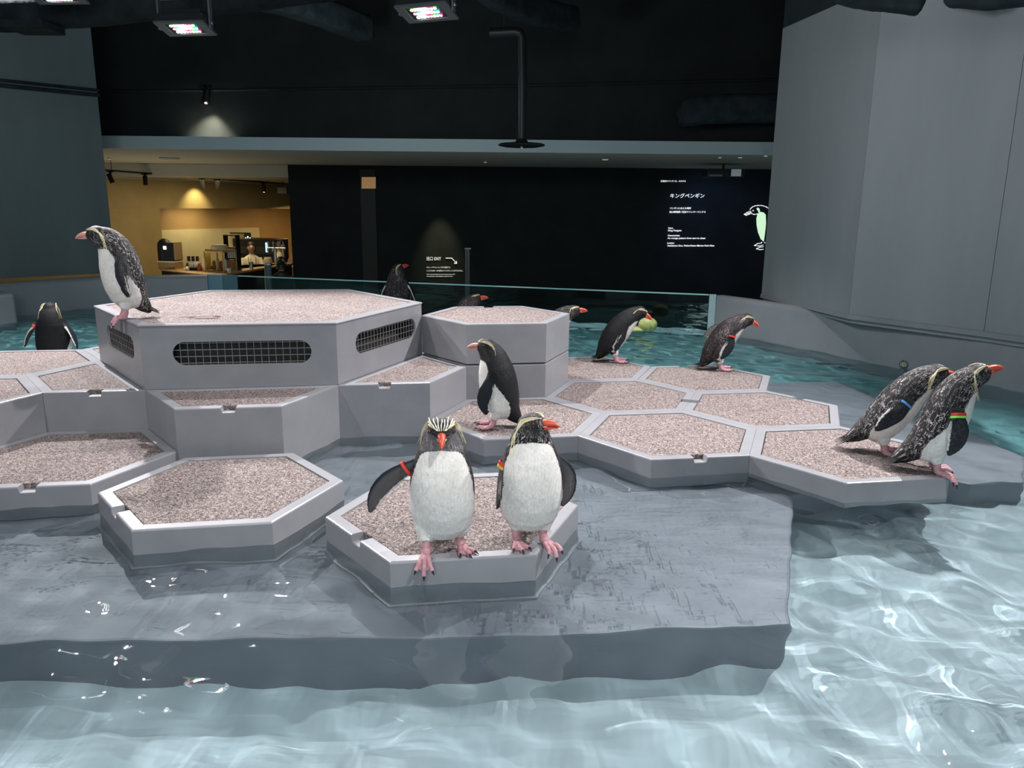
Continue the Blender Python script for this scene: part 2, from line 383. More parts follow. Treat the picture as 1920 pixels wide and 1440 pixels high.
# big vented platform
def big_platform():
    x, y = cell_xy(-3, 3); r = thing('vented_platform', 'big raised hexagonal platform with three mesh-covered slots in its sides', 'platform', (x, y, 0), YAW)
    zb, zt = Z1+.001, Z3; mb = MB(); T = .014
    co = inset_hex(1.0, [0]*6); lip = inset_hex(1.0, [-.012]*6)
    def wall(k, slot):
        p, q = co[k], co[(k+1) % 6]; t = (q-p).normalized(); nin = Vector((-t.y, t.x)); L = (q-p).length
        H0, H1 = zb, zt-.012
        def P(u, v, d=0): b = p+t*u+nin*d; return (b.x, b.y, v)
        if not slot:
            mb.add([P(0, H0), P(L, H0), P(L, H1), P(0, H1)], [(0, 1, 2, 3)]); return
        c, hw, hh, cz = slot; n = 10
        us = [c-hw+hh*(1-math.cos(R(90*i/n))) for i in range(n+1)]; us += [2*c-u for u in reversed(us)]
        ext = lambda u: math.sqrt(max(hh*hh-max(abs(u-c)-(hw-hh), 0)**2, 0))
        mb.add([P(0, H0), P(us[0], H0), P(us[0], H1), P(0, H1)], [(0, 1, 2, 3)])
        mb.add([P(us[-1], H0), P(L, H0), P(L, H1), P(us[-1], H1)], [(0, 1, 2, 3)])
        for a, b in zip(us, us[1:]):
            ea, eb = ext(a), ext(b)
            mb.add([P(a, H0), P(b, H0), P(b, cz-eb), P(a, cz-ea), P(a, cz+ea), P(b, cz+eb), P(b, H1), P(a, H1),
                    P(b, cz-eb, T), P(a, cz-ea, T), P(a, cz+ea, T), P(b, cz+eb, T)],
                   [(0, 1, 2, 3), (4, 5, 6, 7), (3, 2, 8, 9), (5, 4, 10, 11)])
        # dark interior box behind the slot, and the wire grille
        vt = MB(); d0, d1 = T+.002, .11
        u0, u1, v0, v1 = c-hw-.01, c+hw+.01, cz-hh-.01, cz+hh+.01
        A = [P(u0, v0, d0), P(u1, v0, d0), P(u1, v1, d0), P(u0, v1, d0)]; B = [P(u0, v0, d1), P(u1, v0, d1), P(u1, v1, d1), P(u0, v1, d1)]
        vt.add(A+B, [(4, 5, 6, 7), (0, 1, 5, 4), (1, 2, 6, 5), (2, 3, 7, 6), (3, 0, 4, 7)])
        g = vt.build('vent', M['hole'], r)
        nv = int(2*hw/.036)
        for i in range(1, nv):
            u = c-hw+2*hw*i/nv
            ex = hh if abs(u-c) < hw-hh else math.sqrt(max(hh*hh-(abs(u-c)-(hw-hh))**2, 0))
            MB().tube([P(u, cz-ex-.004, T*.55), P(u, cz+ex+.004, T*.55)], .0017, 5).build('grille_wire', M['wire'], g)
        for i in range(4):
            v = cz-hh*.86+hh*1.72*i/3
            ex = hw-hh+math.sqrt(hh*hh-(v-cz)**2)
            MB().tube([P(c-ex, v, T*.8), P(c+ex, v, T*.8)], .0017, 5).build('grille_wire', M['wire'], g)
    wall(0, None); wall(1, None); wall(2, None)
    wall(3, (.56, .30, .062, .505)); wall(4, (.51, .355, .062, .495)); wall(5, (.55, .36, .062, .500))
    mb.build('shell', M['shell'], r, fix=False)
    lb = MB(); c_in = inset_hex(1.0, [.055]*6); c_in2 = inset_hex(1.0, [.057]*6)
    rr = lambda cs, z: [(p.x, p.y, z) for p in cs]
    lb.loft([rr(co, zt-.0121), rr(inset_hex(1.0, [-.006]*6), zt-.009), rr(inset_hex(1.0, [-.006]*6), zt-.004), rr(co, zt), rr(c_in, zt), rr(c_in2, zt-.02)])
    lb.build('rim', M['shell'], r, smooth=30)
    MB().loft([rr(inset_hex(1.0, [.058]*6), zt-.03), rr(inset_hex(1.0, [.058]*6), zt-.006), rr(inset_hex(1.0, [.061]*6), zt-.003)]).build('coil_mat', M['mat'], r)
M['wire'] = plain('grille_wire_steel', (.32, .31, .30), .45, .6)
big_platform()

# ------------------------------------------------------------------ the room
struct('floor_hall', MB().box(-14, 12, 10.6, 26, -1.3, -1.2).box(-14, -7.0, -3, 10.6, -1.3, -1.2).box(5.6, 12, -3, 10.6, -1.3, -1.2).box(-7, 5.6, -3, .3, -1.3, -1.2), mottled('dark_hall_floor', (.03, .03, .03), (.045, .044, .042), 3, .35))
struct('ceiling', MB().box(-14, 12, -3, 11.3, 4.35, 4.5), M['black'])
# right hand block of tall grey panels
RB = [(2.60, 8.16), (2.86, 6.60), (3.48, 5.70), (4.35, 4.1), (5.0, 1.5)]
rings = []
blk = MB()
for k in range(len(RB)-1):
    (x0, y0), (x1, y1) = RB[k], RB[k+1]
    t = Vector((x1-x0, y1-y0)).normalized(); g = t*.0022; nn = Vector((-t.y, t.x))
    p = MB().prism([(x0+g.x, y0+g.y), (x1-g.x, y1-g.y), (x1-g.x+nn.x*.12, y1-g.y+nn.y*.12), (x0+g.x+nn.x*.12, y0+g.y+nn.y*.12)], PT-.02, 2.985)
    blk.v, blk.f = (p.v, p.f) if not blk.v else (blk.v+p.v, blk.f+[tuple(i+len(blk.v) for i in f) for f in p.f])
blkroot = MB().prism([(x+.03, y+.02) for x, y in RB]+[(7, 1.5), (7, 9.0), (3.0, 8.9)], PT-.05, 2.98)
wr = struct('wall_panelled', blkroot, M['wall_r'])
for k in range(len(RB)-1):
    (x0, y0), (x1, y1) = RB[k], RB[k+1]
    t = Vector((x1-x0, y1-y0)).normalized(); g = t*.002; nn = Vector((-t.y, t.x))
    MB().prism([(x0+g.x, y0+g.y), (x1-g.x, y1-g.y), (x1-g.x+nn.x*.05, y1-g.y+nn.y*.05), (x0+g.x+nn.x*.05, y0+g.y+nn.y*.05)], PT-.002, 2.985).build('panel', M['wall_r'], wr)
struct('trim_1', MB().prism([(x-.012, y-.01) for x, y in RB]+[(x+.1, y+.05) for x, y in reversed(RB)], PT-.01, PT+.03), M['parapet'])
struct('wall_above', MB().prism([(x+.02, y+.05) for x, y in RB]+[(7, 1.5), (7, 8.4)], 2.99, 4.34), mottled('dark_teal_upper_wall', (.014, .022, .026), (.022, .032, .036), 3, .8))
# left hand concrete column
LC = [(-5.10, 10.05), (-6.0, 9.10), (-6.55, 6.6), (-6.65, 3.0)]
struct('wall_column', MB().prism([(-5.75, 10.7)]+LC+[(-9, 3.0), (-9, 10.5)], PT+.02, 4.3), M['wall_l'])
pc = [(x+.05, y-.05) for x, y in LC]
struct('trim_2', MB().tube([(x, y, 2.545) for x, y in pc], .022, 8).tube([(x, y, 2.60) for x, y in pc], .016, 8), M['dark'])
# back wall above the fascia, fascia and soffit, black sign wall
struct('wall_back', MB().box(-14, 10, 11.25, 11.4, 2.10, 4.4), M['black'])
struct('trim_3', MB().box(-14, 10, 11.0, 11.25, 1.995, 2.155), M['fascia'])
struct('ceiling_soffit', MB().box(-14, 10, 11.002, 26, 1.99, 1.9949).box(-14, 10, 11.26, 26, 2.0, 2.09), M['soffit'])
struct('wall_sign', MB().box(-4.18, 10, 14.9, 15.1, -1.2, 1.989), M['black'])
struct('wall_cafe_end', MB().box(-4.18, -4.08, 15.1, 23.4, -1.2, 1.989), M['black'])
struct('trim_4', MB().tube([(-9, 11.2, 2.72), (-5.3, 11.2, 2.75), (-.04, 11.2, 2.87), (2.3, 11.2, 2.945), (6, 11.2, 3.06)], .02, 8), M['black'])
# cafe shell: slanted bulkhead wall with an alcove below it
CA, CB = Vector((-7.90, 15.5)), Vector((-4.32, 22.7)); cd = (CB-CA).normalized(); cn = Vector((-cd.y, cd.x))
def cpoly(a, b, t0, t1): return [tuple(CA+cd*a+cn*t0), tuple(CA+cd*b+cn*t0), tuple(CA+cd*b+cn*t1), tuple(CA+cd*a+cn*t1)]

# ------------------------------------------------------------------ penguins
def cr(P, t):
    """Catmull-Rom through rows of P at t in 0..1 (uniform in chord length)"""
    P = np.asarray(P, float); d = np.r_[0, np.cumsum(np.linalg.norm(np.diff(P, axis=0), axis=1))]; d /= d[-1]
    i = min(max(int(np.searchsorted(d, t, 'right'))-1, 0), len(P)-2); u = (t-d[i])/(d[i+1]-d[i])
    a, b = P[i], P[i+1]
    m0 = (P[i+1]-P[i-1])/(d[i+1]-d[i-1]) if i > 0 else (b-a)/(d[i+1]-d[i])
    m1 = (P[i+2]-P[i])/(d[i+2]-d[i]) if i+2 < len(P) else (b-a)/(d[i+1]-d[i])
    h = d[i+1]-d[i]
    return (2*u**3-3*u*u+1)*a+(u**3-2*u*u+u)*h*m0+(-2*u**3+3*u*u)*b+(u**3-u*u)*h*m1
def interp(t, T, col): return float(np.interp(t, T[:, 0], T[:, col]))
def fuse(name, parts, voxel, mat, smooth=4):
    """joins overlapping shells into one continuous skin; carries the point attributes over"""
    mb = MB(); att = {k: [] for k in ('flow', 'dark', 'mask', 'amt')}
    for vs, fs, flow, dark, mask, *am in parts:
        mb.add(vs, fs)
        att['flow'] += list(flow); att['dark'] += list(dark); att['mask'] += list(mask); att['amt'] += [am[0] if am else 1.0]*len(vs)
    me = mb.mesh('source', None); bm = bmesh.new(); bm.from_mesh(me); bmesh.ops.recalc_face_normals(bm, faces=bm.faces); bm.to_mesh(me); bm.free()
    o = bpy.data.objects.new('source', me); C.objects.link(o)
    r = o.modifiers.new('r', 'REMESH'); r.mode = 'VOXEL'; r.voxel_size = voxel; r.use_smooth_shade = True
    q = o.modifiers.new('s', 'SMOOTH'); q.factor = .5; q.iterations = smooth
    dg = bpy.context.evaluated_depsgraph_get(); out = bpy.data.meshes.new_from_object(o.evaluated_get(dg))
    bpy.data.objects.remove(o); bpy.data.meshes.remove(me); out.name = name
    n = len(mb.v); kd = kdtree.KDTree(n)
    for i, p in enumerate(mb.v): kd.insert(p, i)
    kd.balance()
    co = np.empty(len(out.vertices)*3); out.vertices.foreach_get('co', co); co = co.reshape(-1, 3)
    Am = np.array(att['amt']); F, Dk, Mk = np.array(att['flow']), np.array(att['dark']), np.array(att['mask'])
    idx = np.empty((len(co), 3), int); wt = np.empty((len(co), 3))
    for i, p in enumerate(co):
        for k, (_, j, d) in enumerate(kd.find_n(p, 3)): idx[i, k] = j; wt[i, k] = 1/(d+5e-4)**2
    wt /= wt.sum(1, keepdims=True)
    for nm, arr in (('flow', F), ('dark', Dk)):
        a = out.attributes.new(nm, 'FLOAT_VECTOR', 'POINT'); a.data.foreach_set('vector', (arr[idx]*wt[..., None]).sum(1).ravel())
    a = out.attributes.new('mask', 'FLOAT', 'POINT'); a.data.foreach_set('value', (Mk[idx]*wt).sum(1).ravel())
    a = out.attributes.new('amt', 'FLOAT', 'POINT'); a.data.foreach_set('value', (Am[idx]*wt).sum(1).ravel())
    out.materials.clear(); out.materials.append(mat)
    out.polygons.foreach_set('use_smooth', [True]*len(out.polygons))
    ob = bpy.data.objects.new(name, out); C.objects.link(ob); return ob
def plumage(name, fleck, fcol=(.36, .32, .33), fs=1.0, white=(.80, .77, .74)):
    n = NT(name)
    A = lambda s: n.n('ShaderNodeAttribute', attribute_name=s)
    fl = A('flow').outputs['Vector']; dk = A('dark').outputs['Color']; mk = A('mask').outputs['Fac']
    def mp(sc_):
        m = n.n('ShaderNodeMapping'); m.inputs['Scale'].default_value = sc_; n.l(fl, m.inputs['Vector']); return m.outputs[0]
    f1 = n.noise(1, 2, .5, mp((135*fs, 135*fs, 50*fs)), .9); f2 = n.noise(1, 3, .5, mp((14, 14, 9))); f3 = n.noise(1, 3, .6, mp((210, 210, 70)), .4)
    am = A('amt').outputs['Fac']
    def math_(op, a, b=None):
        q = n.n('ShaderNodeMath', operation=op)
        for i, x in enumerate((a, b)):
            if x is None: continue
            if isinstance(x, (int, float)): q.inputs[i].default_value = x
            else: n.l(x, q.inputs[i])
        return q.outputs[0]
    line = math_('ABSOLUTE', math_('SUBTRACT', f1, .52))
    g = n.ramp(line, [(.008, (1, 1, 1)), (.028, (0, 0, 0))])
    g = math_('MULTIPLY', math_('MULTIPLY', g, am), n.ramp(f2, [(.40, (fleck*.25,)*3), (.62, (fleck,)*3)]))
    m1 = n.n('ShaderNodeMix', data_type='RGBA'); n.l(g, m1.inputs[0]); n.l(dk, m1.inputs[6]); m1.inputs[7].default_value = (*fcol, 1)
    wm = n.n('ShaderNodeMix', data_type='RGBA', blend_type='MULTIPLY'); wm.inputs[0].default_value = 1
    n.l(n.ramp(f2, [(.38, tuple(c*.86 for c in white)), (.62, white)]), wm.inputs[6]); n.l(n.ramp(f3, [(.36, (.84, .83, .80)), (.56, (1, 1, 1))]), wm.inputs[7]); wn = wm.outputs[2]
    wf = n.n('ShaderNodeMath', operation='MULTIPLY_ADD', i_1=.022); n.l(f3, wf.inputs[0]); 
    ms = n.n('ShaderNodeMath', operation='SUBTRACT', i_1=.011); n.l(mk, ms.inputs[0]); n.l(ms.outputs[0], wf.inputs[2])
    st = n.n('ShaderNodeMapRange'); st.inputs[1].default_value = -.0025; st.inputs[2].default_value = .0025; n.l(wf.outputs[0], st.inputs[0])
    m2 = n.n('ShaderNodeMix', data_type='RGBA'); n.l(st.outputs[0], m2.inputs[0]); n.l(m1.outputs[2], m2.inputs[6]); n.l(wn, m2.inputs[7])
    n.base(m2.outputs[2]); n.set(Roughness=.58); n.b.inputs['Specular IOR Level'].default_value = .22
    ad = n.n('ShaderNodeMath', operation='ADD'); n.l(f1, ad.inputs[0]); n.l(f3, ad.inputs[1])
    n.bump(ad.outputs[0], .55, .004); return n.m
PL = {'wet': plumage('wet_plumage', .75, (.50, .45, .45), .8), 'dry': plumage('dark_plumage', .12, (.16, .17, .19)), 'fleck': plumage('flecked_plumage', 1.0, (.72, .66, .65), .62), 'brown': plumage('brown_plumage', .7, (.42, .32, .32), .8)}
M['beak'] = mottled('red_beak', (.52, .060, .035), (.64, .11, .06), 30, .3)
M['beak_pale'] = mottled('pinkish_beak', (.55, .22, .19), (.66, .33, .28), 30, .35)
M['foot'] = mottled('pink_foot_skin', (.42, .20, .23), (.58, .32, .35), 45, .55, .5, 220)
M['claw'] = plain('dark_claw', (.015, .013, .013), .35)
M['crest'] = mottled('pale_yellow_crest', (.62, .54, .30), (.78, .72, .52), 60, .6)
M['eye'] = plain('red_brown_eye', (.09, .02, .012), .15)
M['pupil'] = plain('black_pupil', (.004, .004, .004), .1)
M['tail'] = mottled('tail_quill', (.008, .008, .009), (.022, .020, .021), 60, .8, spec=.15)
M['band_red'] = plain('red_band', (.70, .04, .03), .4); M['band_yellow'] = plain('yellow_band', (.80, .50, .05), .4)
M['band_blue'] = plain('blue_band', (.08, .30, .75), .4); M['band_green'] = plain('green_band', (.30, .75, .12), .4)
BLK = (.011, .011, .013); NAVY = (.012, .016, .022); GREY = (.085, .078, .08)
TORSO = np.array([[0, .050, .040, .040], [.05, .080, .064, .058], [.14, .101, .086, .076], [.28, .111, .096, .085], [.42, .112, .097, .089], [.56, .108, .091, .089],
                  [.68, .099, .081, .084], [.78, .086, .068, .076], [.87, .071, .057, .065], [.94, .061, .050, .056], [1, .050, .045, .046]])
WHITE = np.array([[0, 105], [.12, 112], [.25, 108], [.4, 92], [.55, 74], [.66, 66], [.75, 62], [.82, 56], [.865, 42], [.89, 8], [.915, -40], [1, -80]])
def penguin(label, pos, heading, spine=None, head=(0, 0), fl=None, fr=None, feet=None, kind='wet', voxel=.004, chin=BLK, beak='beak', bands=(), tail=(-150, .0), flank=1.0, tl=.62, crest=5, stripes=0, scale=1.0, width=1.0, depth=1.0, throat=0.0, lean=0):
    rt = thing('penguin', label, 'penguin', pos, heading)
    rt.scale = (scale, scale, scale)
    spine = np.array(spine or [(-.030, .050), (-.018, .10), (.0, .17), (.008, .25), (.004, .325), (.002, .38), (.012, .432)])
    parts = []; X3 = lambda p: np.array([p[0], lean*p[1], p[1]])
    nT, nA = 64, 56; vs = []; flow = []; dark = []; mask = []; arc = 0; prev = None; frames = []
    for i in range(nT):
        t = i/(nT-1); p = cr(spine, t); q = cr(spine, min(t+.02, 1)); q0 = cr(spine, max(t-.02, 0)); tg = q-q0; tg /= np.linalg.norm(tg)
        nf = np.array([tg[1], 0, -tg[0]])           # forward normal in the x,z plane
        if prev is not None: arc += np.linalg.norm(p-prev)
        prev = p; w, df, db = (interp(t, TORSO, k) for k in (1, 2, 3)); w *= width; df *= depth; db *= depth
        for k in range(nA):
            a = 2*math.pi*k/nA; ca, sa = math.cos(a), math.sin(a)
            vs.append(X3(p)+nf*(ca*(df if ca > 0 else db))+np.array([0, sa*w, 0]))
            flow.append((ca*.09, sa*.09, arc)); dark.append(chin if (t > .84 and ca > .15) else BLK)
            th = abs(math.degrees(a) if a <= math.pi else math.degrees(a)-360); r_ = (w+df)/2
            mask.append(R(interp(min(t+throat, 1), WHITE, 1)*(1-(1-flank)*max(0, 1-t/.55))-th)*r_)
        frames.append((X3(p), nf, tg, w, df, db))
    fs = [(i*nA+k, i*nA+(k+1) % nA, (i+1)*nA+(k+1) % nA, (i+1)*nA+k) for i in range(nT-1) for k in range(nA)]
    fs += [tuple(range(nA)), tuple(range((nT-1)*nA, nT*nA))]
    parts.append((vs, fs, flow, dark, mask))
    def shell(mb, flowf, darkc, maskv, amt=1.0):
        parts.append((mb.v, mb.f, [flowf(p) for p in mb.v], [darkc(p) if callable(darkc) else darkc for p in mb.v], [maskv(p) if callable(maskv) else maskv for p in mb.v], amt))
    # head
    hc = X3(spine[-1]); hy, hp = R(head[0]), R(head[1])
    hd = np.array([math.cos(hp)*math.cos(hy), math.cos(hp)*math.sin(hy), math.sin(hp)])
    hs = np.array([-math.sin(hy), math.cos(hy), 0]); hu = np.cross(hd, hs)
    HM = Matrix((hd, hs, hu)).transposed()
    H = lambda f, s, u: hc+hd*f+hs*s+hu*u
    hm = MB().ell(hc, .051, .048, .044, 28, 18, HM).ell(H(.004, 0, -.014), .042, .046, .034, 24, 14, HM).ell(H(.026, 0, -.003), .031, .027, .026, 20, 12, HM)
    shell(hm, lambda p: tuple((np.array(p)-hc)*.9+np.array([0, 0, arc])), lambda p: chin if (np.array(p)-hc)@hu < .002 and (np.array(p)-hc)@hd > -.02 else BLK, -.06, .45)
    # thighs
    ft = feet or [(.012, .047, 8, 0, None), (.012, -.047, -8, 0, None)]
    for (fx, fy, fyaw, fz, bend) in ft:
        hip = frames[8][0]+frames[8][1]*.018
        th = MB().tube([hip+np.array([0, fy*.8, .030]), hip*np.array([.5, 0, .55])+np.array([fx*.5, fy, fz*.5+.030]), (fx-.004, fy, fz+.054)], [.050, .038, .021], 16)
        shell(th, lambda p: (p[0]*.9, p[1]*.9, p[2]), BLK, .02)
    # rump running down into the tail
    r0 = frames[4][0]-frames[4][1]*.034; tipz = .018
    rump = MB().tube([frames[14][0]-frames[14][1]*.012, frames[8][0]-frames[8][1]*.022, r0, (r0[0]-.042*tl, 0, max(r0[2]-.036, tipz+.012)), (r0[0]-.086*tl, 0, max(r0[2]-.066, tipz))], [.060, .062, .053, .036, .015], 20)
    rump.v = [(x, y*1.15, z) for x, y, z in rump.v]
    shell(rump, lambda p: (p[0]*.5, p[1], p[2]), BLK, -.03)
    roots = []
    for sgn, spec in ((1, fl), (-1, fr)):
        spec = spec or {}
        t0 = spec.get('t', .70); i0 = int(t0*(nT-1)); c0, nf, tg, w, df, db = frames[i0]
        ang = R(spec.get('ang', 96)); root = c0+nf*math.cos(ang)*df*.8+np.array([0, sgn*math.sin(ang)*(w-.014), 0])
        L = spec.get('len', .205); path = spec.get('path', [(0, .30, -.6), (.0, .08, -1), (.05, -.02, -1)])
        path = [np.array((a, sgn*b, c)) for a, b, c in path]; pts = [root]
        for v in path: pts.append(pts[-1]+v/np.linalg.norm(v)*L/len(path))
        ch0 = np.array(spec.get('chord', (1, 0, 0)), float); ch0[1] *= sgn
        prof = np.array([[0, .030, .017], [.10, .033, .015], [.25, .042, .012], [.45, .050, .0095], [.65, .046, .008], [.82, .036, .007], [.93, .023, .0055], [1, .008, .004]])
        vs, flow, dark, mask = [], [], [], []; n1, n2 = 26, 20
        for i in range(n1):
            t = i/(n1-1); p = cr(pts, t); tg2 = cr(pts, min(t+.03, 1))-cr(pts, max(t-.03, 0)); tg2 /= np.linalg.norm(tg2)
            ch = ch0-tg2*(ch0@tg2); ch /= np.linalg.norm(ch); nn = np.cross(tg2, ch)
            if nn[1]*sgn < 0: nn = -nn
            hw, hk = interp(t, prof, 1)*.80*spec.get('wid', 1), interp(t, prof, 2)*.75
            sweep = -.010*math.sin(t*math.pi)+.018*t*t
            for k in range(n2):
                a = 2*math.pi*k/n2; vs.append(p+ch*(math.cos(a)*hw-sweep)+nn*math.sin(a)*hk)
                flow.append((math.cos(a)*.03, math.sin(a)*.03+sgn*.5, t*.2))
                inner = math.sin(a) < -.15
                dark.append(GREY if inner and abs(math.cos(a)) < .75 else NAVY)
                mask.append(.0085-(math.cos(a)+1)*hw*1.0 if (math.cos(a) < -.4 and t < .9) else -.03)
        fs = [(i*n2+k, i*n2+(k+1) % n2, (i+1)*n2+(k+1) % n2, (i+1)*n2+k) for i in range(n1-1) for k in range(n2)]+[tuple(range(n2)), tuple(range((n1-1)*n2, n1*n2))]
        parts.append((vs, fs, flow, dark, mask, .08)); roots.append((sgn, pts, ch0))
    body = fuse('body', parts, voxel, PL[kind]); body.parent = rt
    # beak
    bk = bpy.data.objects.new('beak', None)
    def mand(prof, lo):
        rings = []
        for f, wv, top, bot in prof:
            f = .036+(f-.036)*1.05; wv *= 1.12; top *= 1.2; bot *= 1.15
            ring = []
            for k in range(14):
                a = 2*math.pi*k/14; s_ = math.copysign(abs(math.cos(a))**.8, math.cos(a))*wv
                mid, hh = (top+bot)/2, (top-bot)/2; ring.append(H(f, s_, mid+math.sin(a)*hh))
            rings.append(ring)
        return MB().loft(rings)
    bo = mand([(.036, .0135, .014, -.005), (.050, .0128, .0145, -.006), (.064, .0112, .0135, -.007), (.080, .0085, .009, -.0085), (.092, .0055, .002, -.0105), (.100, .0026, -.006, -.0125), (.103, .001, -.0105, -.0135)], 0).build('beak', M[beak], rt, smooth=60)
    mand([(.036, .012, -.004, -.016), (.050, .0115, -.0062, -.0175), (.066, .0095, -.0078, -.017), (.082, .006, -.0092, -.0155), (.092, .003, -.0108, -.0145), (.095, .001, -.0115, -.0135)], 1).build('lower_mandible', M[beak], bo, smooth=60)
    gm = MB()
    for s_ in (-1, 1): gm.tube([H(.036, s_*.0142, -.007), H(.050, s_*.0140, -.0058), H(.064, s_*.0118, -.0068)], [.0042, .003, .0012], 8)
    gm.build('gape_skin', plain('pale_pink_gape', (.62, .36, .33), .5) if 'gape' not in M else M['gape'], bo, smooth=60)
    for s_ in (-1, 1):
        ec = H(.023, s_*.0400, .010)
        e = MB().ell(ec, .0068, .0068, .0068, 12, 8).build('eye', M['eye'], rt, smooth=60)
        MB().ell(H(.0262, s_*.0452, .0105), .0032, .0018, .0032, 10, 6, HM).build('pupil', M['pupil'], e, smooth=60)
    # crest plumes (kept just outside the head surface)
    def SU(f, s_, u, k=1.015):
        q = (f/.051)**2+(s_/.048)**2+(u/.044)**2
        if q < k*k: z = k/math.sqrt(q); f, s_, u = f*z, s_*z, u*z
        return H(f, s_, u)
    rng = random.Random(label)
    for s_ in (-1, 1):
        m = MB()
        for k in range(crest):
            j = lambda a: rng.uniform(-a, a); sp = k/(max(crest-1, 1))-.5
            droop = rng.uniform(.6, 1.15)
            P = [H(.046-.004*abs(sp), s_*(.012+.006*sp), .0235), SU(.026, s_*(.030+.005*sp), .0285+.008*sp), SU(-.004, s_*(.0405+.004*sp), .0250+.014*sp), SU(-.026+.010*sp, s_*(.0475+.004*sp), .010+.022*sp+j(.004)),
                 H(-.040+.016*sp+j(.006), s_*(.062+j(.004)), -.016+.022*sp), H(-.042-.012*droop+j(.008), s_*(.068+.012*droop+j(.008)), -.046-.040*droop*(.5+rng.random()*.8))]
            P = [cr(P, i/13) for i in range(14)]
            m.tube(P, [.0007+.0014*math.sin(min(i/13*1.1+.15, 1)*math.pi) for i in range(14)], 5)
        m.build('crest', M['crest'], rt, smooth=60)
    if stripes:
        m = MB()
        for k in range(stripes):
            s0 = (k-(stripes-1)/2)*.010
            P = [SU(.044+rng.uniform(-.004, .002), s0*.55, .022, .975), SU(.030, s0*.9+rng.uniform(-.002, .002), .0345, .975), SU(.008, s0*1.2+rng.uniform(-.003, .003), .0405, .975), SU(-.016+rng.uniform(-.012, .008), s0*1.4+rng.uniform(-.004, .004), .0385, .97)]
            m.tube([cr(P, i/7) for i in range(8)], [.0010, .0020, .0026, .0018, .0026, .0020, .0018, .0008], 5)
        m.build('crown_stripes', mottled('white_crown_stripe', (.6, .57, .5), (.8, .77, .7), 60, .6) if 'crown' not in M else M['crown'], rt, smooth=60)
    # tail quills
    tm = MB(); tb = np.array([r0[0]-.058*tl, 0, max(r0[2]-.046, tipz+.006)])
    ta = R(tail[0])
    for k in range(9):
        y = (k-4)*.0085; Lq = (.090-.006*abs(k-4))*(.45+.55*tl)+tail[1]; d = np.array([math.cos(ta), 0, math.sin(ta)])*Lq+np.array([0, y*.9, 0])
        a = tb+np.array([0, y*.9, .004*(4-abs(k-4))]); b = a+d; b[2] = max(b[2], .004)
        up = np.array([math.sin(-ta), 0, math.cos(ta)])*.5
        w1 = np.array([0, .0085, 0])
        tm.loft([[a-w1, a+up*.012, a+w1, a-up*.012], [(a+b)/2-w1, (a+b)/2+up*.006, (a+b)/2+w1, (a+b)/2-up*.006], [b-w1*.15, b+up*.001, b+w1*.15, b-up*.001]])
    tm.build('tail', M['tail'], rt)
    # feet
    for (fx, fy, fyaw, fz, bend) in ft:
        edge = bend[0] if bend else 9; ba = R(bend[1]) if bend else 0
        cy_, sy_ = math.cos(R(fyaw)), math.sin(R(fyaw))
        def FP(d, s, h):
            """foot frame: d forward, s sideways, h above the sole; toes bend down past the edge"""
            if d > edge:
                e = d-edge; dd = edge+e*math.cos(ba)+h*math.sin(ba); hh = -e*math.sin(ba)+h*math.cos(ba)
            else: dd, hh = d, h
            return (fx+dd*cy_-s*sy_, fy+dd*sy_+s*cy_, fz+hh)
        fm = MB(); fm.tube([FP(-.005, 0, .074), FP(-.008, 0, .038), FP(0, 0, .018), FP(.014, 0, .011)], [.0165, .0155, .0175, .0125], 12)
        tips = []
        for k, (a, Lt) in enumerate(((-24, .070), (0, .082), (24, .070))):
            P = [(.0, 0, .010)]+[(Lt*u*math.cos(R(a)), Lt*u*math.sin(R(a))*.95, .0105-.0035*u+.0022*math.sin(u*9)) for u in (.3, .5, .7, .88, 1)]
            P2 = []
            for i in range(12): q = cr(P, i/11); P2.append(FP(*q))
            fm.tube(P2, [.0112-.0036*i/11+.0009*math.sin(i*1.9) for i in range(12)], 8); tips.append((a, Lt))
        for k in (0, 1):
            a0, a1 = R((-24, 0, 24)[k]), R((-24, 0, 24)[k+1]); top, bot = [], []
            for u in (.05, .27, .5, .74, 1.0):
                for v in (0, .25, .5, .75, 1):
                    a = a0+(a1-a0)*v; l = (.070+.010*(v if k == 0 else 1-v))*u*.97*(1-.13*math.sin(v*math.pi)*(u > .6)); top.append(FP(l*math.cos(a), l*math.sin(a)*.95, .0125-.005*u)); bot.append(FP(l*math.cos(a), l*math.sin(a)*.95, .0025))
            q = [(i*5+j, i*5+j+1, i*5+j+6, i*5+j+5) for i in range(4) for j in range(4)]
            fm.add(top+bot, q+[tuple(x+25 for x in reversed(f)) for f in q]+[(20+j, 21+j, 46+j, 45+j) for j in range(4)])
        fo = fm.build('foot', M['foot'], rt, smooth=60)
        for a, Lt in tips:
            ca, sa = math.cos(R(a)), math.sin(R(a))*.95
            MB().tube([FP((Lt-.004)*ca, (Lt-.004)*sa, .0085), FP((Lt+.006)*ca, (Lt+.006)*sa, .0085), FP((Lt+.013)*ca, (Lt+.013)*sa, .006), FP((Lt+.018)*ca, (Lt+.018)*sa, .0015)], [.0042, .0038, .0026, .0006], 7).build('claw', M['claw'], fo, smooth=60)
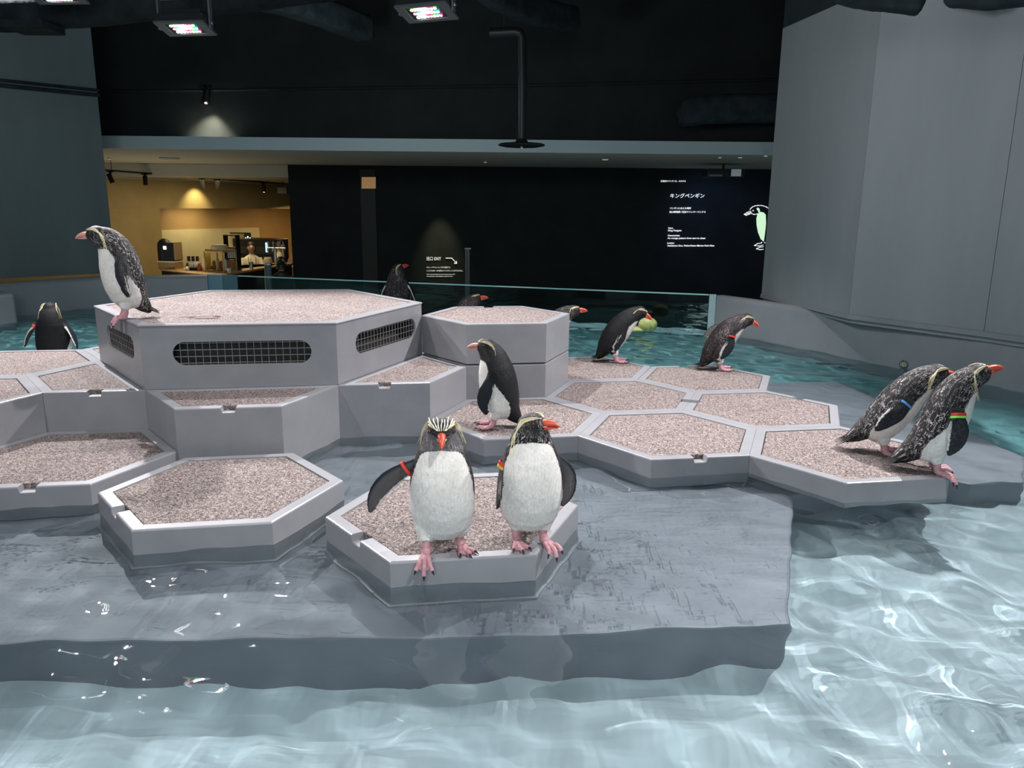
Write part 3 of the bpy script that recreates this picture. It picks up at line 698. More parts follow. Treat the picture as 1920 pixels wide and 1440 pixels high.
    # flipper bands
    for (side, frac, colk) in bands:
        sgn, pts, ch0 = [r_ for r_ in roots if r_[0] == side][0]
        p = cr(pts, frac); t2 = cr(pts, frac+.05)-cr(pts, frac-.05); t2 /= np.linalg.norm(t2); ch = ch0-t2*(ch0@t2); ch /= np.linalg.norm(ch); nn = np.cross(t2, ch)
        if nn[1]*sgn < 0: nn = -nn
        rings = []
        for k in range(20):
            a = 2*math.pi*k/20; e = ch*(math.cos(a)*.030+.003)+nn*math.sin(a)*.0165; er = e/np.linalg.norm(e)
            rings.append([p+e-t2*.005, p+e+er*.003-t2*.005, p+e+er*.003+t2*.005, p+e+t2*.005])
        rings.append(rings[0]); b = MB().loft(rings, cap=False)
        bo = b.build('flipper_band', M[colk], rt, smooth=50); bo['label'] = colk.split('_')[1]+' plastic band'
        cm = MB().cbox((0, 0, 0), .014, .010, .007, Matrix.Translation(Vector(p+nn*.019))@Matrix((ch, t2, nn)).transposed().to_4x4()).build('clip', M[colk], bo, bevel=.0015)
    return rt
M['gape'] = plain('pale_pink_gape', (.62, .36, .33), .5); M['crown'] = mottled('white_crown_stripe', (.6, .57, .5), (.8, .77, .7), 60, .6)

# ------------------------------------------------------------------ pixel helper: world point at depth y on the ray through photo pixel (u, v)
def at(u, v, y):
    c, s = math.cos(-.009746), math.sin(-.009746); a, b = u-960, v-720
    X, U = (c*a-s*b)/1460.18, -(s*a+c*b)/1460.18; cp, sp = math.cos(.22339), math.sin(.22339)
    k = y/(cp+U*sp); return Vector((X*k, y, HC+(-sp+U*cp)*k))
def lumpy(pts, rad, n=20, m=40, amp=.12, seed=1, sq=1.0):
    """rough sprayed-insulation duct: a tube with an uneven skin and rounded ends"""
    rng = np.random.RandomState(seed); ph = rng.rand(12)*6.28; P = np.array(pts, float); rings = []
    for i in range(m+1):
        t = i/m; p = Vector(cr(P, t)); tg = (Vector(cr(P, min(t+.02, 1)))-Vector(cr(P, max(t-.02, 0)))).normalized()
        si = tg.cross(Vector((0, 0, 1))).normalized(); up = si.cross(tg)
        e = min(t, 1-t)*m/2; rr = rad*(1 if e > 1 else math.sqrt(max(1-(1-e)**2, .0)) if e > 0 else .02)
        ring = []
        for k in range(n):
            a = 2*math.pi*k/n; q = sum(math.sin((j+1)*a*(1+j % 3)+ph[j]+t*(9+5*j)) for j in range(6))/6+.5*rng.randn()*.4
            r_ = max(rr, .004)*(1+amp*q); ca, sa = math.cos(a), math.sin(a); f = 1/max(abs(ca), abs(sa))**(sq)
            ring.append(p+si*ca*r_*f+up*sa*r_*f)
        rings.append(ring)
    return MB().loft(rings)
tag(lumpy([at(-60, 40, 6.4)+Vector((0, 0, .05)), at(60, 24, 6.5), at(290, 5, 6.6), at(460, -10, 6.8), at(620, -32, 7.1), at(760, -60, 7.4)], .125, amp=.09, seed=2, sq=.5).build('ceiling_duct', M['dark'], smooth=70), 'rough sprayed black duct running across the top left corner', 'duct')
tag(lumpy([at(470, -14, 7.6), at(545, 2, 8.2), at(620, 30, 8.9), at(690, 58, 9.6)], .13, amp=.07, seed=5).build('ceiling_duct', M['dark'], smooth=70), 'round rough duct slanting away right of the left floodlight', 'duct')
tag(lumpy([at(905, -30, 8.0), at(960, 2, 8.6), at(1010, 22, 9.2), at(1075, 38, 10)], .13, amp=.06, seed=6).build('ceiling_duct', M['dark'], smooth=70), 'faint dark duct at the top centre above the hanging pipe', 'duct')
tag(lumpy([at(1268, 212, 10.7), at(1350, 205, 10.7), at(1440, 203, 10.7), at(1600, 195, 10.7)], .17, amp=.05, seed=8).build('ceiling_duct', M['dark'], smooth=70), 'thick round black duct just above the pale beam at right', 'duct')
tag(lumpy([at(1530, -45, 5.7), at(1600, -16, 5.7), at(1680, -4, 5.65), at(1736, 2, 5.6)], .083, amp=.05, seed=9).build('ceiling_duct', M['dark'], smooth=70), 'short blunt black duct end hanging above the grey panels', 'duct')
tag(lumpy([at(1770, -14, 5.4), at(1850, -8, 5.25), at(1960, -22, 4.95), at(2060, -50, 4.5)], .075, amp=.05, seed=10).build('ceiling_duct', M['dark'], smooth=70), 'black duct curving out of the top right corner', 'duct')
for o_ in [x for x in C.objects if x.name.startswith('ceiling_duct')]:
    vs = [v.co for v in o_.data.vertices]; xs = sorted(v.x for v in vs)
    if o_['label'].startswith('thick'): continue
    for f_ in (.3, .7):
        x_ = xs[int(f_*(len(xs)-1))]; q = max((v for v in vs if abs(v.x-x_) < .12), key=lambda v: v.z)
        MB().tube([(q.x, q.y, q.z-.04), (q.x, q.y, 4.36)], .012, 6).build('hanger_rod', M['metal_dark'], o_)
MB().cbox(at(62, 52, 6.35), .32, .3, .05).build('duct_bracket', M['dark']); o = bpy.data.objects['duct_bracket']; tag(o, 'flat black bracket under the left end of the rough duct', 'bracket')

# floodlights
M['led_w'] = plain('white_led', (1, 1, 1), .4, emit=(1, .97, 1), es=14); M['led_c'] = plain('cyan_led', (.1, 1, .9), .4, emit=(.15, 1, .85), es=9)
M['led_r'] = plain('red_led', (1, .1, .2), .4, emit=(1, .12, .25), es=9); M['led_g'] = plain('green_led', (.3, 1, .2), .4, emit=(.45, 1, .2), es=9)
M['lamp_body'] = plain('floodlight_body', (.045, .05, .055), .45, .4); M['yoke'] = plain('floodlight_yoke', (.20, .22, .23), .4, .5)
def floodlight(p, label, tilt, rz, ceil=4.36):
    r = thing('floodlight', label, 'floodlight', p, rz); T = Matrix.Rotation(tilt, 4, 'X')
    MB().box(-.18, .18, -.10, .10, 0, .06, T).box(-.15, .15, -.08, .08, .06, .10, T).build('housing', M['lamp_body'], r, bevel=.006)
    fr = MB()
    for x0, x1, y0, y1 in ((-.185, .185, -.105, -.075), (-.185, .185, .075, .105), (-.185, -.13, -.075, .075), (.13, .185, -.075, .075)): fr.box(x0, x1, y0, y1, -.012, .002, T)
    fr.build('front_frame', M['yoke'], r)
    pl = MB().box(-.13, .13, -.075, .075, -.004, 0, T).build('lens_plate', M['lamp_body'], r)
    cols = 'grwwcwrwwcwgwwrwcrwwwrcc'
    for i in range(24):
        a, b = i % 8, i//8; MB().lathe([(.011, 0), (.011, .004), (.006, .006)], (0, 0, 0), 8, T@Matrix.Translation((-.085+a*.024, -.045+b*.045, -.011))).build('led', M['led_'+cols[(i*5+b) % 24]], pl)
    yk = MB()
    for s_ in (-1, 1): yk.box(s_*.195-.006, s_*.195+.006, -.018, .018, -.01, .20)
    yk.box(-.2, .2, -.02, .02, .19, .205).build('yoke', M['yoke'], r)
    MB().tube([(0, 0, .2), (0, 0, ceil-p[2])], .018, 8).build('drop_rod', M['lamp_body'], r)
    for s_ in (-1, 1): MB().lathe([(.016, 0), (.016, .012)], (0, 0, 0), 10, Matrix.Translation((s_*.203, 0, .03))@Matrix.Rotation(s_*math.pi/2, 4, 'Y')).build('knob', M['metal'], r)
floodlight(at(348, 52, 6.0), 'left lit floodlight with multicoloured leds hanging below the rough duct', R(-14), R(-8))
floodlight(at(800, 22, 5.5), 'lit floodlight with multicoloured leds at the top centre', R(-16), R(-22))
floodlight(at(104, -8, 5.9), 'floodlight at the top left corner with only its lower edge showing', R(-12), R(-4))
# hanging pipe with disc
hp = thing('hanging_pipe', 'black hanging pipe ending in a flat disc in front of the pale beam', 'pipe', at(978, 273, 7.5))
MB().tube([(0, 0, .01), (-.004, 0, .5), (-.01, 0, .93), (-.03, 0, .965), (-.08, 0, .975), (-.30, 0, .962)], .044, 14).build('pipe', M['metal_dark'], hp, smooth=50)
MB().lathe([(.0, -.012), (.16, -.012), (.212, -.002), (.218, .006), (.20, .016), (.06, .03), (.045, .06)], n=36).build('disc', M['metal_dark'], hp, smooth=40)
MB().lathe([(.011, 0), (.011, -.02), (.006, -.026)], (0, 0, -.012), 10).build('sensor_tip', plain('white_sensor', (.8, .8, .8), .4), hp)
MB().tube([(-.17, 0, 1.0), (-.17, 0, 2.5)], .006, 6).build('hanger_rod', M['metal_dark'], hp)
# wall spotlight
M['lamp_black'] = plain('lamp_black', (.006, .006, .006), .6, 0, .2)
def spotlight(p, label, aim, name='spotlight', s=1.0, lit=True, group=None):
    r = thing(name, label, 'spotlight', p, group=group); d = Vector(aim).normalized(); Q = d.to_track_quat('Z', 'Y').to_matrix().to_4x4()
    MB().lathe([(.036*s, -.09*s), (.04*s, -.08*s), (.04*s, .075*s), (.034*s, .075*s), (.033*s, .06*s)], n=14, M=Q).build('head', M['lamp_black'], r, smooth=40)
    MB().lathe([(.0, 0), (.032*s, 0), (.032*s, .004)], n=14, M=Q@Matrix.Translation((0, 0, .066*s))).build('lens', M['lens'] if lit else M['lens_off'], r)
    MB().box(-.014*s, .014*s, -.02*s, .02*s, 0, .13*s).box(-.06*s, .06*s, -.02*s, .02*s, .11*s, .14*s).build('arm', M['lamp_black'], r); return r
M['lens'] = plain('lit_lens', (1, .95, .8), .3, emit=(1, .9, .7), es=8); M['lens_off'] = plain('dim_lens', (.3, .28, .24), .3, emit=(1, .85, .6), es=.6)
spotlight(at(387, 182, 11.12), 'single black spotlight on the dark upper wall above a pool of light', (-.25, .12, -1), s=1.15)
o = spot('spotlight_beam', at(386, 190, 11.06), at(392, 262, 11.15), 190, 88, 1, (1, .90, .66), .03, False)

# soffit fittings
for u, v, rr in ((318, 296, .16), (910, 302, .035), (1135, 297, .06), (1350, 293, .03), (1388, 293, .035), (1436, 290, .03), (205, 296, .03)):
    k = (1.9895-HC)/(at(u, v, 1).z-HC); p = at(u, v, k)
    r = thing('ceiling_light', {318: 'round white disc fixture on the cream soffit at left', 910: 'tiny lit downlight on the soffit left of centre', 1135: 'small oval downlight on the soffit right of the hanging disc', 1350: 'leftmost of three tiny downlights at the right end of the soffit', 1388: 'middle one of three tiny downlights at the right end of the soffit', 1436: 'rightmost tiny downlight beside the grey panels', 205: 'tiny downlight at the left end of the soffit'}[u], 'light', p)
    MB().lathe([(rr, 0), (rr, -.014), (rr*.85, -.02)], n=20).build('trim_ring', M['fascia'], r, smooth=40)
    MB().lathe([(0, -.018), (rr*.8, -.018), (rr*.8, -.022)], n=20).build('diffuser', M['fascia'] if rr > .1 else M['lens_off'], r)

# ------------------------------------------------------------------ cafe
struct('ceiling_cafe', MB().prism([(-14, 14.95), (-4.18, 14.95), (-4.18, 24), (-14, 24)], 1.765, 1.985), M['soffit'])
struct('wall_cafe_upper', MB().prism(cpoly(-3, 7.5, 0, 1.3), 1.17, 1.765), M['cafe'])
struct('wall_cafe_left', MB().prism(cpoly(-4, 1.21, 0, 1.3), -1.2, 1.169), M['cafe'])
struct('wall_cafe_back', MB().prism(cpoly(1.0, 8.5, 1.0, 1.2), -1.2, 1.169), mottled('amber_plaster', (.36, .22, .085), (.43, .27, .11), 1.2, .7))
struct('trim_5', MB().prism(cpoly(1.9, 5.0, .97, .999), -1.2, .69), M['cafe_pale'])
struct('wall_cafe_right', MB().prism(cpoly(6.15, 6.3, .05, 1.0), -1.2, 1.168), M['cafe'])
struct('baseboard_cafe', MB().prism(cpoly(-3, 7.5, -.012, 0), 1.74, 1.764), M['soffit'])
area('cafe_light', (-5.7, 15.9, 1.70), (-5.9, 16.0, -1), 37, 1.4, (1, .80, .45))
area('soffit_fill', (-6.3, 14.0, -.3), (-6.3, 13.4, 2), 15, 1.2, (1, .85, .55))  # invented uplight standing in for warm bounce on the soffit
area('cafe_light', (-5.0, 19.5, 1.12), (-5.2, 19.8, -1), 34, .8, (1, .72, .35))
pz = CA+cd*2.15-cn*.34
spot('wallwash_beam', (pz.x, pz.y, 1.72), (pz.x+cn.x*.30, pz.y+cn.y*.30, 1.17), 42, 88, .9, (1, .85, .45), .02, False)
pz = CA+cd*2.7+cn*.62
area('tile_fill', (pz.x, pz.y, 1.12), (pz.x+cn.x*.25, pz.y+cn.y*.25, .3), 14, 1.0, (1, .85, .5))  # unseen lamp added under the alcove lip to light the tiles
# track with five heads
tk = thing('lighting_track', 'long black ceiling track above the cafe', 'track')
TA, TB = at(186, 318, 14.9), at(545, 345, 19.9); TA.z = 1.735; TB.z = 1.735
TA = at(186, 318, 14.0); TB = at(546, 345.5, 18.3); d = (TB-TA).normalized()
MB().tube([TA, TB], .018, 6).build('rail', M['metal_dark'], tk)
for t in (.05, .5, .95): p = TA.lerp(TB, t); MB().tube([p, (p.x, p.y, 1.99)], .006, 6).build('drop_rod', M['metal_dark'], tk)
for u, lb, aim in ((206, 'first track spotlight from the left, tilted', (.35, .1, -1)), (271, 'second track spotlight from the left above the cafe', (0, 0, -1)), (378, 'third track spotlight, above the bright patch of wall', (.05, 0, -1)), (406, 'fourth track spotlight, close beside the third', (-.2, 0, -1)), (494, 'rightmost track spotlight with a lit lens', (0, -.1, -1))):
    f = (u-186)/360; k = f*14/(18.3*(1-f)+14*f); p = TA.lerp(TB, k); spotlight((p.x, p.y, p.z-.14), lb, aim, s=1.0, lit=u == 494)
sp = thing('wall_speaker', 'small black loudspeaker hanging at the right end of the cafe ceiling', 'speaker', at(531, 364, 17.6))
MB().box(-.11, .11, -.08, .08, 0, .16).build('cabinet', M['metal_dark'], sp, bevel=.01); MB().tube([(0, 0, .16), (0, 0, .35)], .012, 6).build('bracket', M['metal_dark'], sp); MB().box(-.09, .09, -.084, -.08, .02, .14).build('grille', M['lamp_body'], sp)
# counter (L shape)
K0 = Vector((-5.151, 14.087)); KL = Vector((-6.755, 15.002)); KR = Vector((-4.72, 16.85)); lu = (KL-K0).normalized(); ru = (KR-K0).normalized(); ln = Vector((.494, .87)); rn = Vector((-ru.y, ru.x))
ct = thing('cafe_counter', 'L-shaped cafe counter with a warm wooden top', 'counter')
ki = K0+lu*.0+ (ln*.5+rn*.42)*.6
MB().prism([tuple(K0), tuple(KR), tuple(KR+rn*.42), tuple(K0+rn*.42+ru*.35), tuple(K0+lu*.42+ln*.5), tuple(KL+ln*.5), tuple(KL)], .012, .05).build('worktop', M['wood'], ct, bevel=.004)
MB().prism([tuple(K0+lu*.05+ln*.03), tuple(KL+ln*.03), tuple(KL+ln*.06), tuple(K0+lu*.05+ln*.06)], -1.2, .012).prism([tuple(K0+ru*.05+rn*.03), tuple(KR+rn*.03), tuple(KR+rn*.06), tuple(K0+ru*.05+rn*.06)], -1.2, .012).build('front_panel', plain('dark_counter_front', (.03, .022, .016), .5), ct)
def onl(u, dpt=.2): f = (435-u)/125; p = K0+lu*1.845*f+ln*dpt; return Vector((p.x, p.y, .05))
def onr(s, dpt=.2): p = K0+ru*s+rn*dpt; return Vector((p.x, p.y, .05))
def simple(name, label, cat, p, parts, rz=0, group=None):
    r = thing(name, label, cat, p, rz, group)
    for nm, mb, mt in parts: mb.build(nm, mt, r, smooth=40)
    return r
M['paper'] = plain('white_paper', (.75, .70, .55), .7); M['cardboard'] = plain('brown_box', (.30, .19, .09), .8); M['screen'] = plain('lit_screen', (1, 1, 1), .3, emit=(1, .97, .9), es=3)
M['amber'] = plain('amber_syrup', (.45, .10, .02), .2); M['olive'] = plain('olive_apron', (.16, .14, .075), .8); M['cream'] = plain('cream_shirt', (.62, .55, .40), .8)
M['clear'] = glass_mat('clear_case_glass', (.95, .95, .9)); M['skin'] = plain('skin', (.50, .28, .17), .6); M['hair'] = plain('black_hair', (.010, .008, .007), .5); M['darkcoat'] = plain('black_coat', (.010, .010, .012), .8)
p = onl(318, .16); q = p+Vector((0, 0, .15))
simple('storage_box', 'brown box under the drinks machine on the cafe counter', 'box', p+lu.to_3d()*-.02, [('body', MB().box(-.20, .16, -.13, .13, 0, .13), M['cardboard']), ('lid', MB().box(-.205, .165, -.135, .135, .13, .148), M['paper'])], R(-12))
simple('drinks_machine', 'black drinks machine with a domed hopper and white screen', 'machine', q, [('body', MB().box(-.06, .17, -.12, .12, 0, .34), M['metal_dark']), ('hopper', MB().lathe([(.13, 0), (.13, .25), (.12, .33), (.08, .39), (.01, .42)], (-.11, 0, 0), 20), M['metal_dark']), ('screen', MB().box(-.045, .015, -.128, -.12, .22, .28), M['screen']), ('side_panel', MB().box(.17, .185, -.12, .12, .02, .35), M['cardboard'])], R(-12))
for k, (u, hh, mt, lb) in enumerate(((352, .13, 'metal_dark', 'slim dark bottle at the left of the bottles on the counter'), (357, .10, 'metal_dark', 'short dark bottle next to the slim one'), (374, .15, 'amber', 'amber syrup bottle left of the white capped one'), (380, .14, 'amber', 'second amber bottle by the glass case'), (384, .23, 'paper', 'white capped bottle right before the glass case'))):
    simple('bottle', lb, 'bottle', onl(u, .14+.03*(k % 2)), [('body', MB().lathe([(.036, 0), (.038, .01), (.038, hh*.6), (.016, hh*.78), (.014, hh*.92)], n=14), M[mt]), ('cap', MB().lathe([(.017, hh*.92), (.017, hh), (.01, hh+.004)], n=12), M['paper' if k > 1 else 'metal_dark'])])
simple('tray', 'black tray holding small packets on the counter', 'tray', onl(363, .20), [('base', MB().box(-.15, .13, -.09, .09, 0, .05), M['metal_dark']), ('packets', MB().box(-.10, -.02, -.06, .06, .05, .12).box(0, .09, -.05, .05, .05, .14).box(-.04, .02, -.03, .05, .05, .15), M['paper'])], R(-20))
simple('menu_card', 'yellow card leaning behind the bottles', 'card', onl(373, .36), [('card', MB().box(-.06, .06, -.006, .006, 0, .32), plain('yellow_card', (.75, .58, .10), .6))], R(-15))
simple('paper_cup', 'small white cup in front of the tray', 'cup', onl(359, .06), [('cup', MB().lathe([(.026, 0), (.036, .075), (.033, .075), (.024, .01)], n=14), M['paper'])])
simple('paper_cup', 'white cup standing right of the glass case', 'cup', onl(432, .10), [('cup', MB().lathe([(.03, 0), (.042, .085), (.038, .085), (.028, .01)], n=14), M['paper'])])
pc_ = onl(406, .24)
cs = thing('display_case', 'glass display case with a framed top holding cups', 'case', pc_, R(-25))
fr = MB()
for sx in (-.23, .23):
    for sy in (-.16, .16): fr.cbox((sx, sy, .19), .018, .018, .38)
for z in (.01, .37):
    for sy in (-.16, .16): fr.cbox((0, sy, z), .478, .018, .018)
    for sx in (-.23, .23): fr.cbox((sx, 0, z), .018, .34, .018)
fr.build('frame', M['wood'], cs); MB().box(-.22, .22, -.15, .15, .02, .03).build('shelf', M['wood'], cs)
MB().box(-.21, .21, -.163, -.158, .02, .36).build('glass_pane', M['clear'], cs)
for k in range(4): MB().lathe([(.028, 0), (.036, .06+.05*(k % 2)), (.03, .15+.04*(k % 2)), (.01, .17+.04*(k % 2))], (-.14+.09*k, -.02, .03), 12).build('jar', M['paper' if k % 2 else 'amber'], cs, smooth=40)
simple('bread_tray', 'pale lidded tray on top of the glass display case', 'tray', pc_+Vector((0, 0, .38)), [('tray', MB().box(-.22, .22, -.14, .14, 0, .03), M['wood']), ('lid', MB().lathe([(.15, .03), (.15, .08), (.13, .11), (.02, .115)], n=20), M['cafe_pale'])], R(-25))
sh_ = thing('shelf_rack', 'dark open rack with books and cups right of the display case', 'rack', onr(.70, .24), R(-10))
rk = MB()
for sx in (-.12, .12): rk.cbox((sx, 0, .33), .018, .14, .66)
for z in (.01, .22, .42, .65): rk.cbox((0, 0, z), .24, .14, .018)
rk.build('frame', M['metal_dark'], sh_)
for k in range(4): MB().cbox((-.05+.04*k, -.01, .32), .028, .11, .17).build('book', M['paper' if k % 2 else 'metal'], sh_)
MB().box(-.09, .09, -.065, .065, .022, .19).build('box', M['cardboard'], sh_)
simple('cutlery_pot', 'steel tumblers beside the dark rack', 'tumbler', onr(1.05, .06), [('pot', MB().lathe([(.035, 0), (.04, .14), (.034, .14), (.03, .01)], n=14), M['metal']), ('sticks', MB().cbox((.01, 0, .12), .006, .006, .2).cbox((-.012, .01, .12), .006, .006, .18), M['paper'])])
tp = thing('beer_tap', 'chrome triple beer tap tower on the counter', 'tap', onr(2.35, .18), R(-8))
MB().lathe([(.05, 0), (.05, .015), (.03, .02), (.03, .34), (.02, .36)], n=14).lathe([(.028, 0), (.028, .3), (.02, .31)], (.18, 0, 0), 12).build('column', M['metal'], tp, smooth=40)
MB().tube([(-.14, 0, .33), (.24, 0, .33)], .026, 10).build('manifold', M['metal'], tp, smooth=40)
for k in range(4): MB().tube([(-.12+.11*k, -.02, .33), (-.12+.11*k, -.09, .33), (-.12+.11*k, -.10, .27)], .011, 8).tube([(-.12+.11*k, -.05, .35), (-.12+.11*k, -.055, .47)], [.012, .017], 8).build('tap_handle', M['metal'], tp, smooth=40)
simple('glass_bowl', 'round glass jar held at the counter next to the barista', 'jar', onr(2.0, .18), [('bowl', MB().lathe([(.04, 0), (.085, .05), (.09, .10), (.07, .16), (.06, .165), (.05, .15)], n=16), M['cafe_pale'])])
mk = thing('coffee_machine', 'large black coffee machine behind the barista', 'machine', (-5.92, 18.5, -1.2), R(-20))
MB().box(-.62, .62, -.28, .28, 0, .92).build('cabinet', M['metal_dark'], mk, bevel=.01); MB().box(-.6, .6, -.25, .25, .92, 1.70).build('body', M['metal_dark'], mk, bevel=.02); MB().box(-.55, .55, -.28, -.25, 1.35, 1.52).build('front_panel', M['lamp_body'], mk)
for k in range(3): MB().tube([(-.35+.35*k, -.28, 1.3), (-.35+.35*k, -.36, 1.28), (-.35+.35*k, -.46, 1.27)], .018, 8).build('filter_handle', M['metal'], mk)
MB().box(.35, .41, -.288, -.28, 1.40, 1.62).build('light_strip', plain('blue_lit_strip', (.4, .6, .9), .3, emit=(.4, .65, 1), es=1.2), mk)
nb = thing('notice_frame', 'pale framed board with a dark lit display beside it on the back wall', 'board', at(428, 448, 17.9)+Vector((0, .6, 0)), R(0))
MB().box(-.16, .16, -.015, .015, -.16, .10).build('board', M['cafe'], nb); MB().box(-.17, .32, -.02, -.005, .10, .125).build('top_rail', M['metal_dark'], nb); MB().box(.17, .32, -.02, .015, -.10, .10).build('display', M['metal_dark'], nb)
for k in range(3): MB().box(.19+.05*k, .215+.05*k, -.026, -.02, -.02+.03*(k % 2), .01+.03*(k % 2)).build('display_light', M['screen'], nb)
for k, (u, lb) in enumerate(((354, 'left'), (362, 'middle'), (370, 'right'))):
    h = CA+cd*(3.0+.25*k)+cn*.955; simple('wall_outlet', lb+' dark outlet plate in the row of three on the pale tiles', 'outlet', at(u, 485, 17.75+.28*k)-Vector((0, .0, 0)), [('plate', MB().box(-.035, .035, -.012, .012, -.055, .055), M['metal_dark']), ('socket', MB().box(-.018, .018, -.016, -.012, -.03, .03), M['hole'])], math.atan2(cd.y, cd.x))

# people
def fuse_person(name, x, y, head_z, heading, label, top, bottom, hair, armL, armR, apron=None, z0=-1.2, long=False):
    Hh = head_z-z0; r = thing(name, label, 'person', (x, y, z0), heading); k = Hh/1.68; V = lambda a, b, c: (a*k, b*k, c*k)
    parts = []
    def sh(mb, col):
        parts.append((mb.v, mb.f, [(0, 0, 0)]*len(mb.v), [col]*len(mb.v), [-1]*len(mb.v)))
    def ringz(z, cx, rx, ry, n=20): return [V(cx+rx*math.cos(2*math.pi*i/n), ry*math.sin(2*math.pi*i/n), z) for i in range(n)]
    SK = (.50, .28, .17)
    sh(MB().loft([ringz(*a) for a in ((.84, 0, .09, .15), (.92, 0, .115, .175), (1.02, .005, .10, .15), (1.12, .01, .105, .155), (1.25, .012, .115, .175), (1.34, 0, .10, .175), (1.39, -.005, .075, .12), (1.42, -.005, .055, .065))]), top)
    sh(MB().tube([V(-.005, 0, 1.38), V(.005, 0, 1.47), V(.012, 0, 1.52)], [.052*k, .048*k, .05*k], 14), SK)
    sh(MB().ell(V(.018, 0, 1.57), .095*k, .075*k, .11*k, 18, 12).ell(V(.055, 0, 1.52), .045*k, .05*k, .055*k, 14, 8).ell(V(.115, 0, 1.56), .016*k, .014*k, .026*k, 10, 6), SK)
    for s_ in (-1, 1): sh(MB().ell(V(.01, s_*.078, 1.565), .02*k, .012*k, .03*k, 10, 6), SK)
    for s_, arm in ((1, armL), (-1, armR)):
        pts = [V(0, s_*.155, 1.345), V(arm[0][0], s_*arm[0][1], arm[0][2]), V(arm[1][0], s_*arm[1][1], arm[1][2])]
        sh(MB().tube(pts, [.056*k, .045*k, .033*k], 12), top)
        a, b = Vector(pts[1]), Vector(pts[2]); d = (b-a).normalized()
        si = d.cross(Vector((0, 0, 1))).normalized() if abs(d.z) < .95 else Vector((0, 1, 0)); up = si.cross(d)
        hm = MB().ell(b+d*.045*k, .036*k, .036*k, .024*k, 12, 8)
        for j in range(4):
            o_ = si*(j-1.5)*.018*k; L = (.075, .085, .08, .065)[j]*k; hm.tube([b+d*.06*k+o_, b+d*(.06*k+L*.5)+o_*1.1, b+d*(.06*k+L*.9)+o_*1.1-up*.02*k], [.010*k, .0095*k, .008*k], 8)
        hm.tube([b+d*.02*k+si*.02*k, b+d*.05*k+si*.05*k, b+d*.085*k+si*.058*k], [.012*k, .011*k, .009*k], 8); sh(hm, SK)
    for s_ in (-1, 1):
        sh(MB().tube([V(0, s_*.085, .90), V(.015, s_*.09, .50), V(-.01, s_*.09, .10)], [.088*k, .062*k, .045*k], 14), bottom); sh(MB().ell(V(.05, s_*.095, .045), .125*k, .045*k, .045*k, 14, 8), (.02, .02, .02))
    b = fuse('body', parts, .011*k, M['figure'], 3); b.parent = r
    for s_ in (-1, 1): MB().ell(V(.103, s_*.032, 1.585), .008*k, .012*k, .006*k, 10, 6).build('eye', M['pupil'], r)
    MB().ell(V(.112, 0, 1.505), .008*k, .022*k, .006*k, 10, 6).build('mouth', plain('lips', (.42, .13, .11), .5) if 'lips' not in M else M['lips'], r)
    hm = MB(); rings = []
    for i in range(9):
        a = math.pi*.5*i/8; z = 1.575+.118*math.sin(a); rr = math.cos(a)+.02
        rings.append([V(.005+(.108 if math.cos(t) < .2 else .094)*rr*math.cos(t), .088*rr*math.sin(t), z-(.10 if long and math.cos(t) < .1 else .045 if math.cos(t) < .2 else -.03)*(1-i/8)) for t in [2*math.pi*j/22 for j in range(22)]])
    hm.loft(rings).ell(V(-.10, 0, 1.60), .045*k, .045*k, .045*k, 12, 8).build('hair', hair, r, smooth=60)
    if apron:
        ap = MB(); n = 9
        rows = [(1.24, .07), (1.10, .10), (1.0, .135), (.85, .16), (.60, .15)]
        f = lambda z, w, s_: V((.132 if z > .8 else .12)-.05*s_*s_+.0, w*s_, z)
        g = [[f(z, w, -1+2*i/(n-1)) for i in range(n)] for z, w in rows]; g2 = [[(p[0]+.006, p[1], p[2]) for p in row] for row in g]
        ap.loft([a+list(reversed(b)) for a, b in zip(g2, g)])
        for s_ in (-1, 1): ap.tube([V(.125, s_*.065, 1.235), V(.085, s_*.075, 1.36), V(.0, s_*.06, 1.405), V(-.05, 0, 1.41)], .009*k, 6)
        ap.build('apron', apron, r, smooth=60)
    return r
nf = NT('figure_colours'); nf.base(nf.n('ShaderNodeAttribute', attribute_name='dark').outputs['Color']); nf.set(Roughness=.75); M['figure'] = nf.m
M['lips'] = plain('lips', (.42, .13, .11), .5)
SH = (.66, .60, .46); DK = (.012, .012, .014)
fuse_person('person', -5.50, 16.55, .50, R(-68), 'barista in a cream shirt and olive apron working at the counter', SH, DK, M['hair'], ((.12, .23, 1.10), (.30, .12, 1.12)), ((.10, .24, 1.08), (.30, .20, 1.06)), M['olive'], long=True)
fuse_person('person', -5.15, 17.35, .50, R(10), 'person in a cream shirt and dark apron turned sideways behind the beer taps', SH, DK, M['hair'], ((.10, .23, 1.10), (.32, .16, 1.12)), ((.10, .23, 1.10), (.32, .16, 1.12)), M['olive'])
fuse_person('person', -4.98, 18.05, .43, R(-125), 'person at the dark wall edge facing the staff, only partly visible', (.45, .26, .15), DK, plain('brown_hair', (.05, .022, .012), .5), ((.10, .22, 1.10), (.30, .14, 1.16)), ((.10, .22, 1.10), (.30, .14, 1.16)))
fuse_person('person', -3.93, 13.3, .40, R(95), 'dark clothed visitor seen from behind at the end of the counter', DK, DK, M['hair'], ((.05, .22, 1.10), (.22, .16, 1.08)), ((.05, .22, 1.10), (.22, .16, 1.08)), long=True)
ps = thing('queue_post', 'slim grey post with a steel cap standing before the counter', 'post', (-4.03, 12.9, -1.2))
MB().lathe([(.16, 0), (.16, .02), (.06, .03)], n=20).lathe([(.058, .03), (.058, 1.50)], n=16).build('post', plain('grey_green_post', (.10, .12, .12), .4), ps, smooth=40); MB().lathe([(.062, 1.50), (.062, 1.53), (.05, 1.54)], n=16).build('cap', M['metal'], ps, smooth=40)

